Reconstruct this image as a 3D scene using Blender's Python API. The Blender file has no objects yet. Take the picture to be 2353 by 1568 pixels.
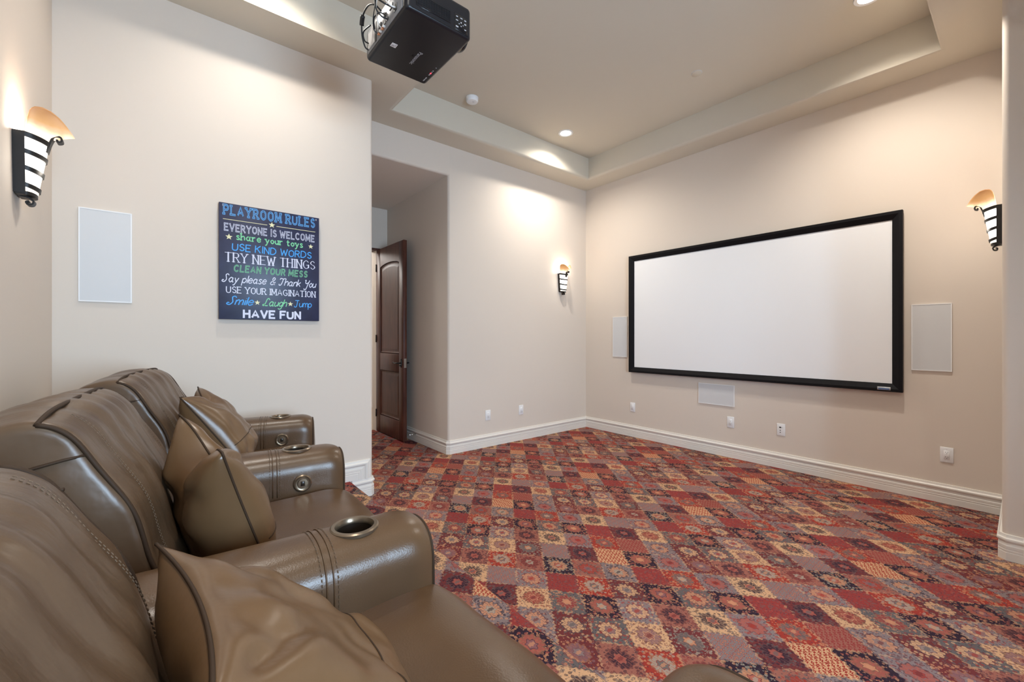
import bpy, bmesh, math, random
from mathutils import Vector, Matrix, noise
random.seed(7)
S = bpy.context.scene
C = S.collection
PI = math.pi

# ------------------------------------------------------------------ camera, world, light, exposure
F_PX = 972.0
HEAD = math.atan((2359 - 1176.5) / F_PX)          # heading, left of +Y
CAM_Z = 1.275
cam_d = bpy.data.cameras.new('camera')
cam = bpy.data.objects.new('camera', cam_d); C.objects.link(cam)
cam.location = (0, 0, CAM_Z)
cam.rotation_euler = (PI / 2, 0, HEAD)
cam_d.sensor_width = 36.0
cam_d.lens = 36.0 * F_PX / 2353.0
cam_d.shift_y = -10.0 / 2353.0
cam_d.clip_start = 0.02
S.camera = cam

W = bpy.data.worlds.new('world'); S.world = W; W.use_nodes = True
W.node_tree.nodes['Background'].inputs[0].default_value = (0.55, 0.75, 1.0, 1)
W.node_tree.nodes['Background'].inputs[1].default_value = 2.0

S.view_settings.view_transform = 'Standard'
S.view_settings.look = 'None'
S.view_settings.gamma = 1.0
S.view_settings.use_curve_mapping = False
S.view_settings.exposure = 1.52

def add_light(name, kind, loc, energy, color, parent=None, **kw):
    d = bpy.data.lights.new(name, kind); d.energy = energy; d.color = color
    for k, v in kw.items():
        setattr(d, k, v)
    o = bpy.data.objects.new(name, d); C.objects.link(o); o.location = loc
    if parent: o.parent = parent
    return o

# daylight entering through the window in the right wall
WIN = (0.35, 1.75, 0.75, 2.20)                     # y0, y1, z0, z1
dl = add_light('window_daylight', 'AREA', (2.62, (WIN[0] + WIN[1]) / 2, (WIN[2] + WIN[3]) / 2), 84, (0.55, 0.77, 1.0))
dl.data.shape = 'RECTANGLE'; dl.data.size = WIN[3] - WIN[2]; dl.data.size_y = WIN[1] - WIN[0]
dl.rotation_euler = (0, PI / 2, 0)

CAN_W = 58
CAN_COL = (1.0, 0.935, 0.85)
SCONCE_W = 1.4

# ------------------------------------------------------------------ materials
class E:
    """a little wrapper that builds math nodes from expressions"""
    nt = None
    def __init__(s, sock): s.s = sock
    @staticmethod
    def op(o, *a, clamp=False):
        n = E.nt.nodes.new('ShaderNodeMath'); n.operation = o; n.use_clamp = clamp
        for i, v in enumerate(a):
            if isinstance(v, E): E.nt.links.new(v.s, n.inputs[i])
            else: n.inputs[i].default_value = v
        return E(n.outputs[0])
    def __add__(s, o): return E.op('ADD', s, o)
    __radd__ = __add__
    def __sub__(s, o): return E.op('SUBTRACT', s, o)
    def __rsub__(s, o): return E.op('SUBTRACT', o, s)
    def __mul__(s, o): return E.op('MULTIPLY', s, o)
    __rmul__ = __mul__
    def __truediv__(s, o): return E.op('DIVIDE', s, o)
    def lt(s, o): return E.op('LESS_THAN', s, o)
    def gt(s, o): return E.op('GREATER_THAN', s, o)
    def f(s, name): return E.op(name, s)
def emix(fac, a, b):
    n = E.nt.nodes.new('ShaderNodeMix'); n.data_type = 'RGBA'
    for i, v in ((0, fac), (6, a), (7, b)):
        if isinstance(v, E): E.nt.links.new(v.s, n.inputs[i])
        elif i == 0: n.inputs[0].default_value = v
        else: n.inputs[i].default_value = (*v, 1)
    return E(n.outputs[2])

def srgb(r, g, b):
    f = lambda c: (c / 255 / 12.92) if c / 255 <= 0.04045 else ((c / 255 + 0.055) / 1.055) ** 2.4
    return (f(r), f(g), f(b))

def mat(name, color, rough=0.5, metal=0.0, bump=0.0, bscale=200.0, var=0.0, vscale=8.0, emit=None, estr=0.0, spec=0.5, coat=0.0, stretch=None, detail=4.0, bdist=0.002):
    m = bpy.data.materials.new(name); m.use_nodes = True
    nt = m.node_tree; b = nt.nodes['Principled BSDF']
    b.inputs['Base Color'].default_value = (*color, 1)
    b.inputs['Roughness'].default_value = rough
    b.inputs['Metallic'].default_value = metal
    b.inputs['Specular IOR Level'].default_value = spec
    if coat: b.inputs['Coat Weight'].default_value = coat
    if emit:
        b.inputs['Emission Color'].default_value = (*emit, 1); b.inputs['Emission Strength'].default_value = estr
    tc = nt.nodes.new('ShaderNodeTexCoord')
    src = tc.outputs['Object']
    if stretch:
        mp = nt.nodes.new('ShaderNodeMapping'); mp.inputs['Scale'].default_value = stretch
        nt.links.new(src, mp.inputs[0]); src = mp.outputs[0]
    if bump:
        n = nt.nodes.new('ShaderNodeTexNoise'); n.inputs['Scale'].default_value = bscale; n.inputs['Detail'].default_value = detail
        nt.links.new(src, n.inputs[0])
        bp = nt.nodes.new('ShaderNodeBump'); bp.inputs['Strength'].default_value = bump; bp.inputs['Distance'].default_value = bdist
        nt.links.new(n.outputs[0], bp.inputs['Height']); nt.links.new(bp.outputs[0], b.inputs['Normal'])
    if var:
        n = nt.nodes.new('ShaderNodeTexNoise'); n.inputs['Scale'].default_value = vscale; n.inputs['Detail'].default_value = 5
        nt.links.new(src, n.inputs[0])
        E.nt = nt
        lo = tuple(c * (1 - var) for c in color); hi = tuple(min(1, c * (1 + var)) for c in color)
        mr = nt.nodes.new('ShaderNodeMapRange'); mr.inputs[1].default_value = 0.3; mr.inputs[2].default_value = 0.7
        nt.links.new(n.outputs[0], mr.inputs[0])
        c = emix(E(mr.outputs[0]), lo, hi)
        nt.links.new(c.s, b.inputs['Base Color'])
    return m

M = {}
M['wall'] = mat('wall_paint', (0.675, 0.597, 0.518), 0.75, bump=0.12, bscale=18, detail=3, bdist=0.004, spec=0.3)
M['ceiling'] = mat('ceiling_paint', (0.61, 0.555, 0.460), 0.8, bump=0.10, bscale=18, detail=3, bdist=0.004, spec=0.25)
M['base'] = mat('baseboard_paint', (0.74, 0.70, 0.64), 0.4)
M['white'] = mat('white_plastic', (0.80, 0.80, 0.80), 0.35)
M['grille'] = mat('speaker_grille', (0.62, 0.625, 0.63), 0.55, bump=0.25, bscale=900, bdist=0.0006)
M['screen'] = mat('screen_fabric', (0.83, 0.84, 0.855), 0.85, spec=0.1)
M['velvet'] = mat('black_velvet', (0.004, 0.0035, 0.005), 0.6, spec=0.2, bump=0.4, bscale=500, bdist=0.001)
M['badge'] = mat('badge_metal', (0.5, 0.52, 0.55), 0.3, metal=0.6)
M['badgeprint'] = mat('badge_print', (0.05, 0.12, 0.30), 0.4)
M['leather'] = mat('brown_leather', (0.094, 0.053, 0.027), 0.29, bump=0.30, bscale=260, var=0.10, vscale=6, bdist=0.0012, spec=0.42)
M['leather_back'] = mat('brown_leather_folded', (0.096, 0.058, 0.033), 0.33, bump=0.55, bscale=9, detail=5, var=0.10, vscale=5, bdist=0.02, spec=0.42, stretch=(1.0, 0.35, 0.35))
M['leather_pillow'] = mat('tan_brown_leather', (0.124, 0.069, 0.032), 0.31, bump=0.16, bscale=9, detail=4, var=0.10, vscale=5, bdist=0.014, spec=0.42)
M['welt'] = mat('leather_welt', (0.040, 0.023, 0.013), 0.65, spec=0.2)
M['stitch'] = mat('tan_thread', (0.13, 0.085, 0.052), 0.7)
M['cupmetal'] = mat('bronze_ring', (0.22, 0.17, 0.12), 0.28, metal=0.8)
M['cupdark'] = mat('cup_plastic', (0.020, 0.014, 0.010), 0.3)
M['bronze'] = mat('dark_iron', (0.020, 0.018, 0.017), 0.42, metal=0.5, bump=0.2, bscale=60)
M['door'] = None
M['black'] = mat('projector_plastic', (0.010, 0.010, 0.013), 0.36, spec=0.4, bump=0.1, bscale=700, bdist=0.0004)
M['blackgloss'] = mat('projector_trim', (0.010, 0.010, 0.012), 0.15)
M['silver'] = mat('connector_panel', (0.24, 0.25, 0.27), 0.4, metal=0.4, var=0.12, vscale=40)
M['lensglass'] = mat('lens_glass', (0.01, 0.01, 0.03), 0.03, coat=1.0)
M['logo'] = mat('grey_print', (0.42, 0.42, 0.44), 0.5)
M['led'] = mat('red_led', (0.5, 0.01, 0.01), 0.4, emit=(1, 0.03, 0.05), estr=2.0)
M['cable'] = mat('cable_rubber', (0.010, 0.012, 0.016), 0.4)
M['cablew'] = mat('cable_white', (0.65, 0.63, 0.6), 0.45)
M['cableo'] = mat('cable_orange', (0.55, 0.20, 0.08), 0.45)
M['steel'] = mat('mount_steel', (0.35, 0.35, 0.36), 0.35, metal=0.9)
M['wood_floor'] = mat('hall_wood', (0.45, 0.30, 0.18), 0.4, var=0.2, vscale=5, stretch=(1, 8, 1))
M['amber'] = None
M['lamp'] = mat('lamp_face', (0.9, 0.9, 0.9), 0.4, emit=(1.0, 0.96, 0.90), estr=9.0)
M['dark'] = mat('slot_dark', (0.03, 0.03, 0.03), 0.5)
M['brass'] = mat('brushed_nickel', (0.5, 0.45, 0.38), 0.3, metal=0.9)
M['canvas'] = mat('chalkboard_navy', srgb(38, 43, 72), 0.40, var=0.25, vscale=10, bump=0.15, bscale=400, bdist=0.0005)
M['canvas_edge'] = mat('canvas_edge_navy', srgb(38, 48, 78), 0.5)
M['pblue'] = mat('print_blue', srgb(88, 165, 226), 0.5)
M['pwhite'] = mat('print_white', srgb(214, 216, 232), 0.5)
M['pgreen'] = mat('print_green', srgb(122, 205, 150), 0.5)
M['pyellow'] = mat('print_yellow', srgb(226, 220, 175), 0.5)
M['pnavy'] = mat('print_navy', srgb(46, 50, 78), 0.5)
M['pblue2'] = mat('print_bright_blue', srgb(58, 158, 232), 0.5)

def door_material():
    m = bpy.data.materials.new('stained_alder'); m.use_nodes = True
    nt = m.node_tree; E.nt = nt; b = nt.nodes['Principled BSDF']
    tc = nt.nodes.new('ShaderNodeTexCoord'); mp = nt.nodes.new('ShaderNodeMapping')
    mp.inputs['Scale'].default_value = (9, 9, 0.9); nt.links.new(tc.outputs['Object'], mp.inputs[0])
    n = nt.nodes.new('ShaderNodeTexNoise'); n.inputs['Scale'].default_value = 4; n.inputs['Detail'].default_value = 6; n.inputs['Distortion'].default_value = 0.6
    nt.links.new(mp.outputs[0], n.inputs[0])
    n2 = nt.nodes.new('ShaderNodeTexNoise'); n2.inputs['Scale'].default_value = 2.2; nt.links.new(tc.outputs['Object'], n2.inputs[0])
    mr = nt.nodes.new('ShaderNodeMapRange'); mr.inputs[1].default_value = 0.3; mr.inputs[2].default_value = 0.75
    mixv = E(n.outputs[0]) * 0.6 + E(n2.outputs[0]) * 0.4
    nt.links.new(mixv.s, mr.inputs[0])
    c = emix(E(mr.outputs[0]), (0.050, 0.016, 0.011), (0.150, 0.054, 0.032))
    nt.links.new(c.s, b.inputs['Base Color']); b.inputs['Roughness'].default_value = 0.48; b.inputs['Specular IOR Level'].default_value = 0.3
    return m
M['door'] = door_material()

def amber_material():
    """alabaster glass: white where the bulb sits, amber towards the lip; glows because the lamp is on"""
    m = bpy.data.materials.new('alabaster_glass'); m.use_nodes = True
    nt = m.node_tree; E.nt = nt; b = nt.nodes['Principled BSDF']
    tc = nt.nodes.new('ShaderNodeTexCoord'); sp = nt.nodes.new('ShaderNodeSeparateXYZ'); nt.links.new(tc.outputs['Object'], sp.inputs[0])
    z = E(sp.outputs[2])
    nz = nt.nodes.new('ShaderNodeTexNoise'); nz.inputs['Scale'].default_value = 14; nz.inputs['Detail'].default_value = 5; nt.links.new(tc.outputs['Object'], nz.inputs[0])
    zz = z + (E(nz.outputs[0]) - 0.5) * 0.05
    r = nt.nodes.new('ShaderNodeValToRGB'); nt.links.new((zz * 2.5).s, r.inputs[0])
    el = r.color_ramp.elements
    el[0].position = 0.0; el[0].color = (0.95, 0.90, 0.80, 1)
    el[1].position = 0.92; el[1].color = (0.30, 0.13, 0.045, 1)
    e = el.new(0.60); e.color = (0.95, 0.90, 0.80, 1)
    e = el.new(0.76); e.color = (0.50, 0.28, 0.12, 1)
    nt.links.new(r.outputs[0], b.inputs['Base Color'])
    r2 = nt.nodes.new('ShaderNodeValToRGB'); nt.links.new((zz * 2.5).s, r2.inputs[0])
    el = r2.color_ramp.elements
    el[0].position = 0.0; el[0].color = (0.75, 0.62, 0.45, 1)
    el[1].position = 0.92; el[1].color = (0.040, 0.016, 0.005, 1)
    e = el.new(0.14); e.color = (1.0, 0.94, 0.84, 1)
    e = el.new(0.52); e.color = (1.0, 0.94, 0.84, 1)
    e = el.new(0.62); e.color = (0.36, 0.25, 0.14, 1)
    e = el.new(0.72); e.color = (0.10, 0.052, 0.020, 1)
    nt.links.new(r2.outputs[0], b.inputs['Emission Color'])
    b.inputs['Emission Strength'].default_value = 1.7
    b.inputs['Roughness'].default_value = 0.45
    return m
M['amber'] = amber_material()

def carpet_material():
    m = bpy.data.materials.new('patchwork_carpet'); m.use_nodes = True
    nt = m.node_tree; E.nt = nt; b = nt.nodes['Principled BSDF']
    geo = nt.nodes.new('ShaderNodeNewGeometry'); sp = nt.nodes.new('ShaderNodeSeparateXYZ'); nt.links.new(geo.outputs['Position'], sp.inputs[0])
    X = E(sp.outputs[0]); Y = E(sp.outputs[1]) - E(sp.outputs[2])
    cb = nt.nodes.new('ShaderNodeCombineXYZ'); nt.links.new(X.s, cb.inputs[0]); nt.links.new(Y.s, cb.inputs[1])
    def tex(kind, scale, **kw):
        n = nt.nodes.new(kind); n.inputs['Scale'].default_value = scale
        for k, v in kw.items():
            if k in ('feature', 'voronoi_dimensions'): setattr(n, k, v)
            else: n.inputs[k].default_value = v
        nt.links.new(cb.outputs[0], n.inputs['Vector']); return n
    nz = tex('ShaderNodeTexNoise', 30.0, Detail=2.0)
    sc = nt.nodes.new('ShaderNodeSeparateColor'); nt.links.new(nz.outputs['Color'], sc.inputs[0])
    X2 = X + (E(sc.outputs[0]) - 0.5) * 0.012; Y2 = Y + (E(sc.outputs[1]) - 0.5) * 0.012
    dx, dy = 1.0175 / 8, 1.0105 / 10
    A = (X2 - (-2.548)) * (0.5 / dx); B = (Y2 - 2.0) * (0.5 / dy)
    P0 = A + B; Q0 = A - B
    P = P0 + (Q0 * (2 * PI * 7)).f('SINE') * 0.022
    Q = Q0 + (P0 * (2 * PI * 7)).f('SINE') * 0.022
    p = (P + 0.5).f('FLOOR'); q = (Q + 0.5).f('FLOOR')
    a = P - p; c = Q - q
    n = E.op('FLOORED_MODULO', p + q * 9.0 + 0.02, 40.0).f('FLOOR')
    half = n.gt(19.5)
    fac = E.op('FLOORED_MODULO', n + 0.5, 20.0) / 20.0
    cr, nv, gb, bu, dp, rd, ro, tg, mv, pe, pk, lt = [srgb(*k) for k in (
        (228, 178, 134), (34, 34, 50), (142, 130, 138), (120, 54, 54), (168, 106, 90), (172, 60, 48), (158, 62, 58), (108, 106, 110), (142, 102, 106), (216, 150, 112), (184, 98, 84), (178, 168, 150))]
    # background, ring, centre, speckle, kind (0 medallion, 1 hatch, 2 dots, 3 lacy)
    av = srgb(150, 82, 74); tone = lambda k_: tuple(0.91 * u_ + 0.09 * v_ for u_, v_ in zip(k_, av))
    gb = srgb(144, 128, 126); tg = srgb(104, 102, 100)
    T = [(cr, rd, bu, gb, 1), (nv, pk, pe, pe, 0), (gb, pk, ro, bu, 0), (bu, mv, gb, pe, 0), (dp, nv, pk, bu, 0), (rd, lt, tg, pe, 0), (dp, bu, lt, ro, 0), (nv, pe, pk, lt, 0),
         (dp, rd, mv, tg, 0), (gb, pe, lt, nv, 0), (ro, pk, pe, tg, 3), (rd, tg, lt, pe, 0), (gb, pk, rd, bu, 0), (cr, nv, pk, tg, 0), (gb, ro, pe, rd, 2), (gb, pe, pk, rd, 0),
         (ro, bu, pk, tg, 3), (rd, lt, tg, pe, 0), (bu, cr, gb, tg, 0), (nv, pk, mv, pe, 0), (tg, pe, rd, pk, 0), (nv, pk, pe, pe, 0), (ro, pk, pe, tg, 3), (bu, nv, pk, tg, 0),
         (cr, ro, pk, bu, 0), (tg, ro, pe, pe, 0), (nv, pk, lt, pe, 0), (gb, cr, mv, rd, 0), (dp, nv, pk, bu, 0), (cr, nv, pk, tg, 0), (gb, pk, ro, rd, 0), (rd, tg, pk, pe, 0),
         (dp, ro, bu, tg, 1), (gb, pe, gb, bu, 0), (bu, cr, gb, tg, 0), (tg, cr, mv, rd, 0), (cr, mv, dp, bu, 0), (bu, tg, pe, lt, 0), (gb, ro, pe, rd, 2), (bu, nv, pk, tg, 0)]
    def ramp(k, lo):
        r = nt.nodes.new('ShaderNodeValToRGB'); r.color_ramp.interpolation = 'CONSTANT'
        nt.links.new(fac.s, r.inputs[0]); el = r.color_ramp.elements
        for i in range(20):
            e = el[0] if i == 0 else (el[1] if i == 1 else el.new(i / 20.0))
            e.position = i / 20.0
            e.color = (*tone(T[lo + i][k]), T[lo + i][4] / 4.0)
        return r
    def look(k):
        r1, r2 = ramp(k, 0), ramp(k, 20)
        col = emix(half, E(r1.outputs[0]), E(r2.outputs[0]))
        return col, r1, r2
    bg, b1, b2 = look(0); ring = look(1)[0]; ctr = look(2)[0]; spk = look(3)[0]
    kind = E(b1.outputs[1]) + (E(b2.outputs[1]) - E(b1.outputs[1])) * half
    kind = kind * 4.0
    is1 = (kind - 1.0).f('ABSOLUTE').lt(0.4); is2 = (kind - 2.0).f('ABSOLUTE').lt(0.4); is3 = (kind - 3.0).f('ABSOLUTE').lt(0.4)
    plain = kind.lt(0.5)
    r = E.op('SQRT', a * a + c * c) * 2.0
    th = E.op('ARCTAN2', c, a)
    petal = (th * 10.0).f('COSINE')
    rr = r * (1.0 + petal * 0.05)
    # speckles over the ground: little flowers
    v1 = tex('ShaderNodeTexVoronoi', 64.0)
    v1s = nt.nodes.new('ShaderNodeSeparateColor'); nt.links.new(v1.outputs['Color'], v1s.inputs[0])
    f1 = E(v1.outputs['Distance'])
    dark = emix(E(v1s.outputs[0]).gt(0.55), spk, ring)
    col = emix(f1.lt(0.43) * E(v1s.outputs[1]).gt(0.12) * 0.62, bg, dark)
    v2 = tex('ShaderNodeTexVoronoi', 120.0)
    v2s = nt.nodes.new('ShaderNodeSeparateColor'); nt.links.new(v2.outputs['Color'], v2s.inputs[0])
    col = emix(E(v2.outputs['Distance']).lt(0.38) * E(v2s.outputs[0]).gt(0.40) * 0.65, col, emix(E(v2s.outputs[1]).gt(0.5), srgb(70, 60, 74), spk))
    # lacy: second flower layer in ring colour
    col = emix(is3 * f1.lt(0.5) * 0.35, col, bg)
    # medallion
    outl = rr.lt(0.64) * rr.gt(0.57) * plain
    col = emix(outl * 0.6, col, emix(0.5, spk, srgb(60, 44, 52)))
    inr = rr.lt(0.57) * plain * 0.85
    ringc = emix((th * 14.0).f('SINE').gt(0.55) * rr.gt(0.36) * 0.7, ring, emix(0.5, spk, bg))
    col = emix(inr, col, ringc)
    col = emix(rr.lt(0.29) * plain * 0.85, col, ctr)
    col = emix(rr.lt(0.29) * rr.gt(0.24) * plain * 0.6, col, bg)
    col = emix((r * (1.0 + (th * 4.0).f('COSINE') * 0.3)).lt(0.13) * plain * 0.7, col, spk)
    # hatch: rows of small slanted leaves
    hs = ((a * 2.0 + c) * 28.0).f('SINE') * (c * 44.0).f('SINE')
    col = emix(is1, col, emix(hs.gt(0.05), bg, ring))
    # dots
    ds = (a * 56.0).f('SINE') * (c * 56.0).f('SINE')
    dotc = emix(ds.gt(0.25), bg, ring)
    dotc = emix(ds.gt(0.72), dotc, ctr)
    col = emix(is2, col, dotc)
    # seam line between the squares
    edge = E.op('MAXIMUM', a.f('ABSOLUTE'), c.f('ABSOLUTE'))
    cb2 = E(v1s.outputs[2]).gt(0.5)
    col = emix(edge.gt(0.465) * 0.65, col, emix(cb2, emix(0.5, bg, srgb(60, 50, 62)), emix(0.6, bg, cr)))
    # pile
    fn = tex('ShaderNodeTexNoise', 420.0, Detail=2.0)
    big = tex('ShaderNodeTexNoise', 3.0, Detail=2.0)
    mul = (E(fn.outputs[0]) - 0.5) * 0.5 + 0.68 + (E(big.outputs[0]) - 0.5) * 0.2
    mx = nt.nodes.new('ShaderNodeVectorMath'); mx.operation = 'SCALE'
    nt.links.new(col.s, mx.inputs[0]); nt.links.new(mul.s, mx.inputs['Scale'])
    nt.links.new(mx.outputs[0], b.inputs['Base Color'])
    bp = nt.nodes.new('ShaderNodeBump'); bp.inputs['Strength'].default_value = 0.35; bp.inputs['Distance'].default_value = 0.003
    nt.links.new(fn.outputs[0], bp.inputs['Height']); nt.links.new(bp.outputs[0], b.inputs['Normal'])
    b.inputs['Roughness'].default_value = 0.95; b.inputs['Specular IOR Level'].default_value = 0.1
    return m
M['carpet'] = carpet_material()

# ------------------------------------------------------------------ mesh helpers
def link(name, me, m, parent=None, smooth=False, mats=None):
    o = bpy.data.objects.new(name, me); C.objects.link(o)
    for x in (mats or [m]): me.materials.append(x)
    if smooth:
        for p in me.polygons: p.use_smooth = True
    if parent: o.parent = parent
    return o
def from_bm(name, bm, m, parent=None, smooth=False):
    me = bpy.data.meshes.new(name); bmesh.ops.recalc_face_normals(bm, faces=bm.faces); bm.to_mesh(me); bm.free()
    return link(name, me, m, parent, smooth)
def smooth_angle(o, deg=40):
    me = o.data
    for p in me.polygons: p.use_smooth = True
    bm = bmesh.new(); bm.from_mesh(me)
    for e in bm.edges:
        if len(e.link_faces) == 2 and e.calc_face_angle(0) > math.radians(deg): e.smooth = False
    bm.to_mesh(me); bm.free()
    return o
def raw(name, verts, faces, m, parent=None, smooth=False, mats=None):
    me = bpy.data.meshes.new(name); me.from_pydata([tuple(v) for v in verts], [], faces); me.update()
    return link(name, me, m, parent, smooth, mats)
def bm_box(bm, x0, x1, y0, y1, z0, z1):
    vs = [bm.verts.new((x, y, z)) for x in (x0, x1) for y in (y0, y1) for z in (z0, z1)]
    for f in ((0, 1, 3, 2), (4, 6, 7, 5), (0, 4, 5, 1), (2, 3, 7, 6), (0, 2, 6, 4), (1, 5, 7, 3)):
        bm.faces.new([vs[i] for i in f])
    return vs
def box(name, x0, x1, y0, y1, z0, z1, m, parent=None, bevel=0.0, seg=2):
    bm = bmesh.new(); bm_box(bm, x0, x1, y0, y1, z0, z1)
    bmesh.ops.recalc_face_normals(bm, faces=bm.faces)
    if bevel: bmesh.ops.bevel(bm, geom=list(bm.edges), offset=bevel, segments=seg, profile=0.5, affect='EDGES')
    o = from_bm(name, bm, m, parent)
    if bevel: smooth_angle(o, 50)
    return o
def tag(o, label=None, cat=None, group=None, kind=None):
    if label: o['label'] = label
    if cat: o['category'] = cat
    if group: o['group'] = group
    if kind: o['kind'] = kind
    return o
def struct(o, label=None, cat=None):
    o['kind'] = 'structure'
    return tag(o, label, cat)
def empty(name, loc=(0, 0, 0), rz=0.0):
    o = bpy.data.objects.new(name, None); C.objects.link(o); o.location = loc; o.rotation_euler = (0, 0, rz); o.empty_display_size = 0.1
    return o
def lathe(name, prof, m, parent=None, n=32, loc=(0, 0, 0), axis='z', smooth=True, caps=True):
    vs = []; fs = []
    for r, z in prof:
        for i in range(n):
            t = 2 * PI * i / n; vs.append((r * math.cos(t), r * math.sin(t), z))
    for k in range(len(prof) - 1):
        for i in range(n):
            j = (i + 1) % n; fs.append((k * n + i, k * n + j, (k + 1) * n + j, (k + 1) * n + i))
    if caps and prof[0][0] > 1e-6: fs.append(tuple(range(n))[::-1])
    if caps and prof[-1][0] > 1e-6: fs.append(tuple(range((len(prof) - 1) * n, len(prof) * n)))
    rot = {'z': Matrix(), 'x': Matrix.Rotation(PI / 2, 4, 'Y'), 'y': Matrix.Rotation(-PI / 2, 4, 'X'), '-z': Matrix.Rotation(PI, 4, 'X')}[axis]
    vs = [rot @ Vector(v) + Vector(loc) for v in vs]
    bm = bmesh.new(); me = bpy.data.meshes.new(name); me.from_pydata([tuple(v) for v in vs], [], fs)
    bm.from_mesh(me); bmesh.ops.remove_doubles(bm, verts=bm.verts, dist=1e-6); bmesh.ops.recalc_face_normals(bm, faces=bm.faces); bm.to_mesh(me); bm.free()
    o = link(name, me, m, parent)
    return smooth_angle(o, 40) if smooth else o
def catmull(pts, n=8, closed=False):
    out = []; N = len(pts); P = [Vector(p) for p in pts]
    rng = N if closed else N - 1
    for i in range(rng):
        if closed: a, b, c, d = P[i - 1], P[i], P[(i + 1) % N], P[(i + 2) % N]
        else: a, b, c, d = P[max(i - 1, 0)], P[i], P[i + 1], P[min(i + 2, N - 1)]
        for k in range(n):
            t = k / n
            out.append(0.5 * (2 * b + (c - a) * t + (2 * a - 5 * b + 4 * c - d) * t * t + (3 * b - a - 3 * c + d) * t ** 3))
    if not closed: out.append(P[-1])
    return out
def tube_data(pts, r, n=8, closed=False, off=0):
    vs = []; fs = []; P = [Vector(p) for p in pts]; N = len(P)
    up = None
    for i in range(N):
        a = P[i - 1] if (i > 0 or closed) else P[i]; b = P[(i + 1) % N] if (i < N - 1 or closed) else P[i]
        t = (b - a).normalized()
        if up is None:
            up = Vector((0, 0, 1)) if abs(t.z) < 0.9 else Vector((1, 0, 0))
        s = t.cross(up).normalized(); up = s.cross(t).normalized()
        rr = r(i / max(1, N - 1)) if callable(r) else r
        for k in range(n):
            q = 2 * PI * k / n; vs.append(P[i] + (s * math.cos(q) + up * math.sin(q)) * rr)
    for i in range(N if closed else N - 1):
        j = (i + 1) % N
        for k in range(n):
            l = (k + 1) % n; fs.append((off + i * n + k, off + i * n + l, off + j * n + l, off + j * n + k))
    if not closed:
        fs.append(tuple(off + k for k in range(n))[::-1]); fs.append(tuple(off + (N - 1) * n + k for k in range(n)))
    return vs, fs
def tube(name, pts, r, m, parent=None, n=8, closed=False):
    vs, fs = tube_data(pts, r, n, closed)
    bm = bmesh.new(); me = bpy.data.meshes.new(name); me.from_pydata([tuple(v) for v in vs], [], fs)
    bm.from_mesh(me); bmesh.ops.recalc_face_normals(bm, faces=bm.faces); bm.to_mesh(me); bm.free()
    return link(name, me, m, parent, True)
def text_mesh(name, body, size, m, parent=None, extrude=0.0):
    cu = bpy.data.curves.new(name, 'FONT'); cu.body = body; cu.size = size; cu.align_x = 'CENTER'; cu.align_y = 'CENTER'; cu.extrude = extrude
    t = bpy.data.objects.new(name, cu); C.objects.link(t)
    dg = bpy.context.evaluated_depsgraph_get()
    me = bpy.data.meshes.new_from_object(t.evaluated_get(dg))
    bpy.data.objects.remove(t); bpy.data.curves.remove(cu)
    me.materials.clear()
    return link(name, me, m, parent)

# ------------------------------------------------------------------ room shell
XL, XP, XA, XR = -3.97, -3.35, -0.09, 2.40        # far left wall, sign wall, alcove corner, right wall
YB, YP, YD, YA, YS = -0.47, 1.30, 2.37, 3.72, 4.62 # back wall, sign wall end, passage side, alcove corner, screen wall
ZS, ZT, ZH = 3.34, 3.62, 3.02                      # soffit, tray, passage head
XH = -5.59                                         # passage end wall
PLAT, YE = 0.15, 1.13                              # platform height and edge

struct(raw('floor', [(XH - 0.2, YP - 0.3, 0), (XR + 0.1, YP - 0.3, 0), (XR + 0.1, YS + 0.1, 0), (XH - 0.2, YS + 0.1, 0), (XP - 0.1, YB - 0.1, -0.005), (XR + 0.1, YB - 0.1, -0.005), (XR + 0.1, YP - 0.3, -0.005), (XP - 0.1, YP - 0.3, -0.005)], [(0, 1, 2, 3), (4, 5, 6, 7)], M['carpet']),
       'red patchwork carpet of small Persian medallion squares', 'carpet')
# raised platform under the seats, carpeted, with a rounded nosing
bm = bmesh.new()
prof = [(YB, 0.0), (YB, PLAT), (YE - 0.03, PLAT)] + [(YE - 0.03 + 0.03 * math.sin(t * PI / 12), PLAT - 0.03 + 0.03 * math.cos(t * PI / 12)) for t in range(1, 7)] + [(YE, 0.0)]
L = [bm.verts.new((XP, y, z)) for y, z in prof]; R = [bm.verts.new((XR, y, z)) for y, z in prof]
for i in range(len(prof) - 1): bm.faces.new((L[i], L[i + 1], R[i + 1], R[i]))
bm.faces.new(L); bm.faces.new(R[::-1])
o = from_bm('floor_platform', bm, M['carpet']); smooth_angle(o, 40)
struct(o, 'raised carpeted platform step under the leather seats', 'platform')

def wall_box(name, x0, x1, y0, y1, z0, z1, rnd=(), r=0.028):
    """solid wall; rnd = list of (x, y) vertical edges that are bullnosed"""
    bm = bmesh.new(); bm_box(bm, x0, x1, y0, y1, z0, z1); bmesh.ops.recalc_face_normals(bm, faces=bm.faces)
    es = [e for e in bm.edges for (x, y) in rnd if all(abs(v.co.x - x) < 1e-5 and abs(v.co.y - y) < 1e-5 for v in e.verts)]
    if es: bmesh.ops.bevel(bm, geom=es, offset=r, segments=6, profile=0.5, affect='EDGES')
    o = from_bm(name, bm, M['wall']); smooth_angle(o, 35)
    return struct(o)
wall_box('wall_back', XP - 0.2, XR + 0.15, YB - 0.15, YB, 0, ZS)
wall_box('wall_left', XP - 0.62, XP, YB, YP, 0, ZS, [(XP, YP)])
wall_box('wall_left_far', XL - 0.62, XL, YD, YS + 0.15, 0, ZS, [(XL, YD)])
wall_box('wall_front', XL, XA, YS, YS + 0.15, 0, ZS)
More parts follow.
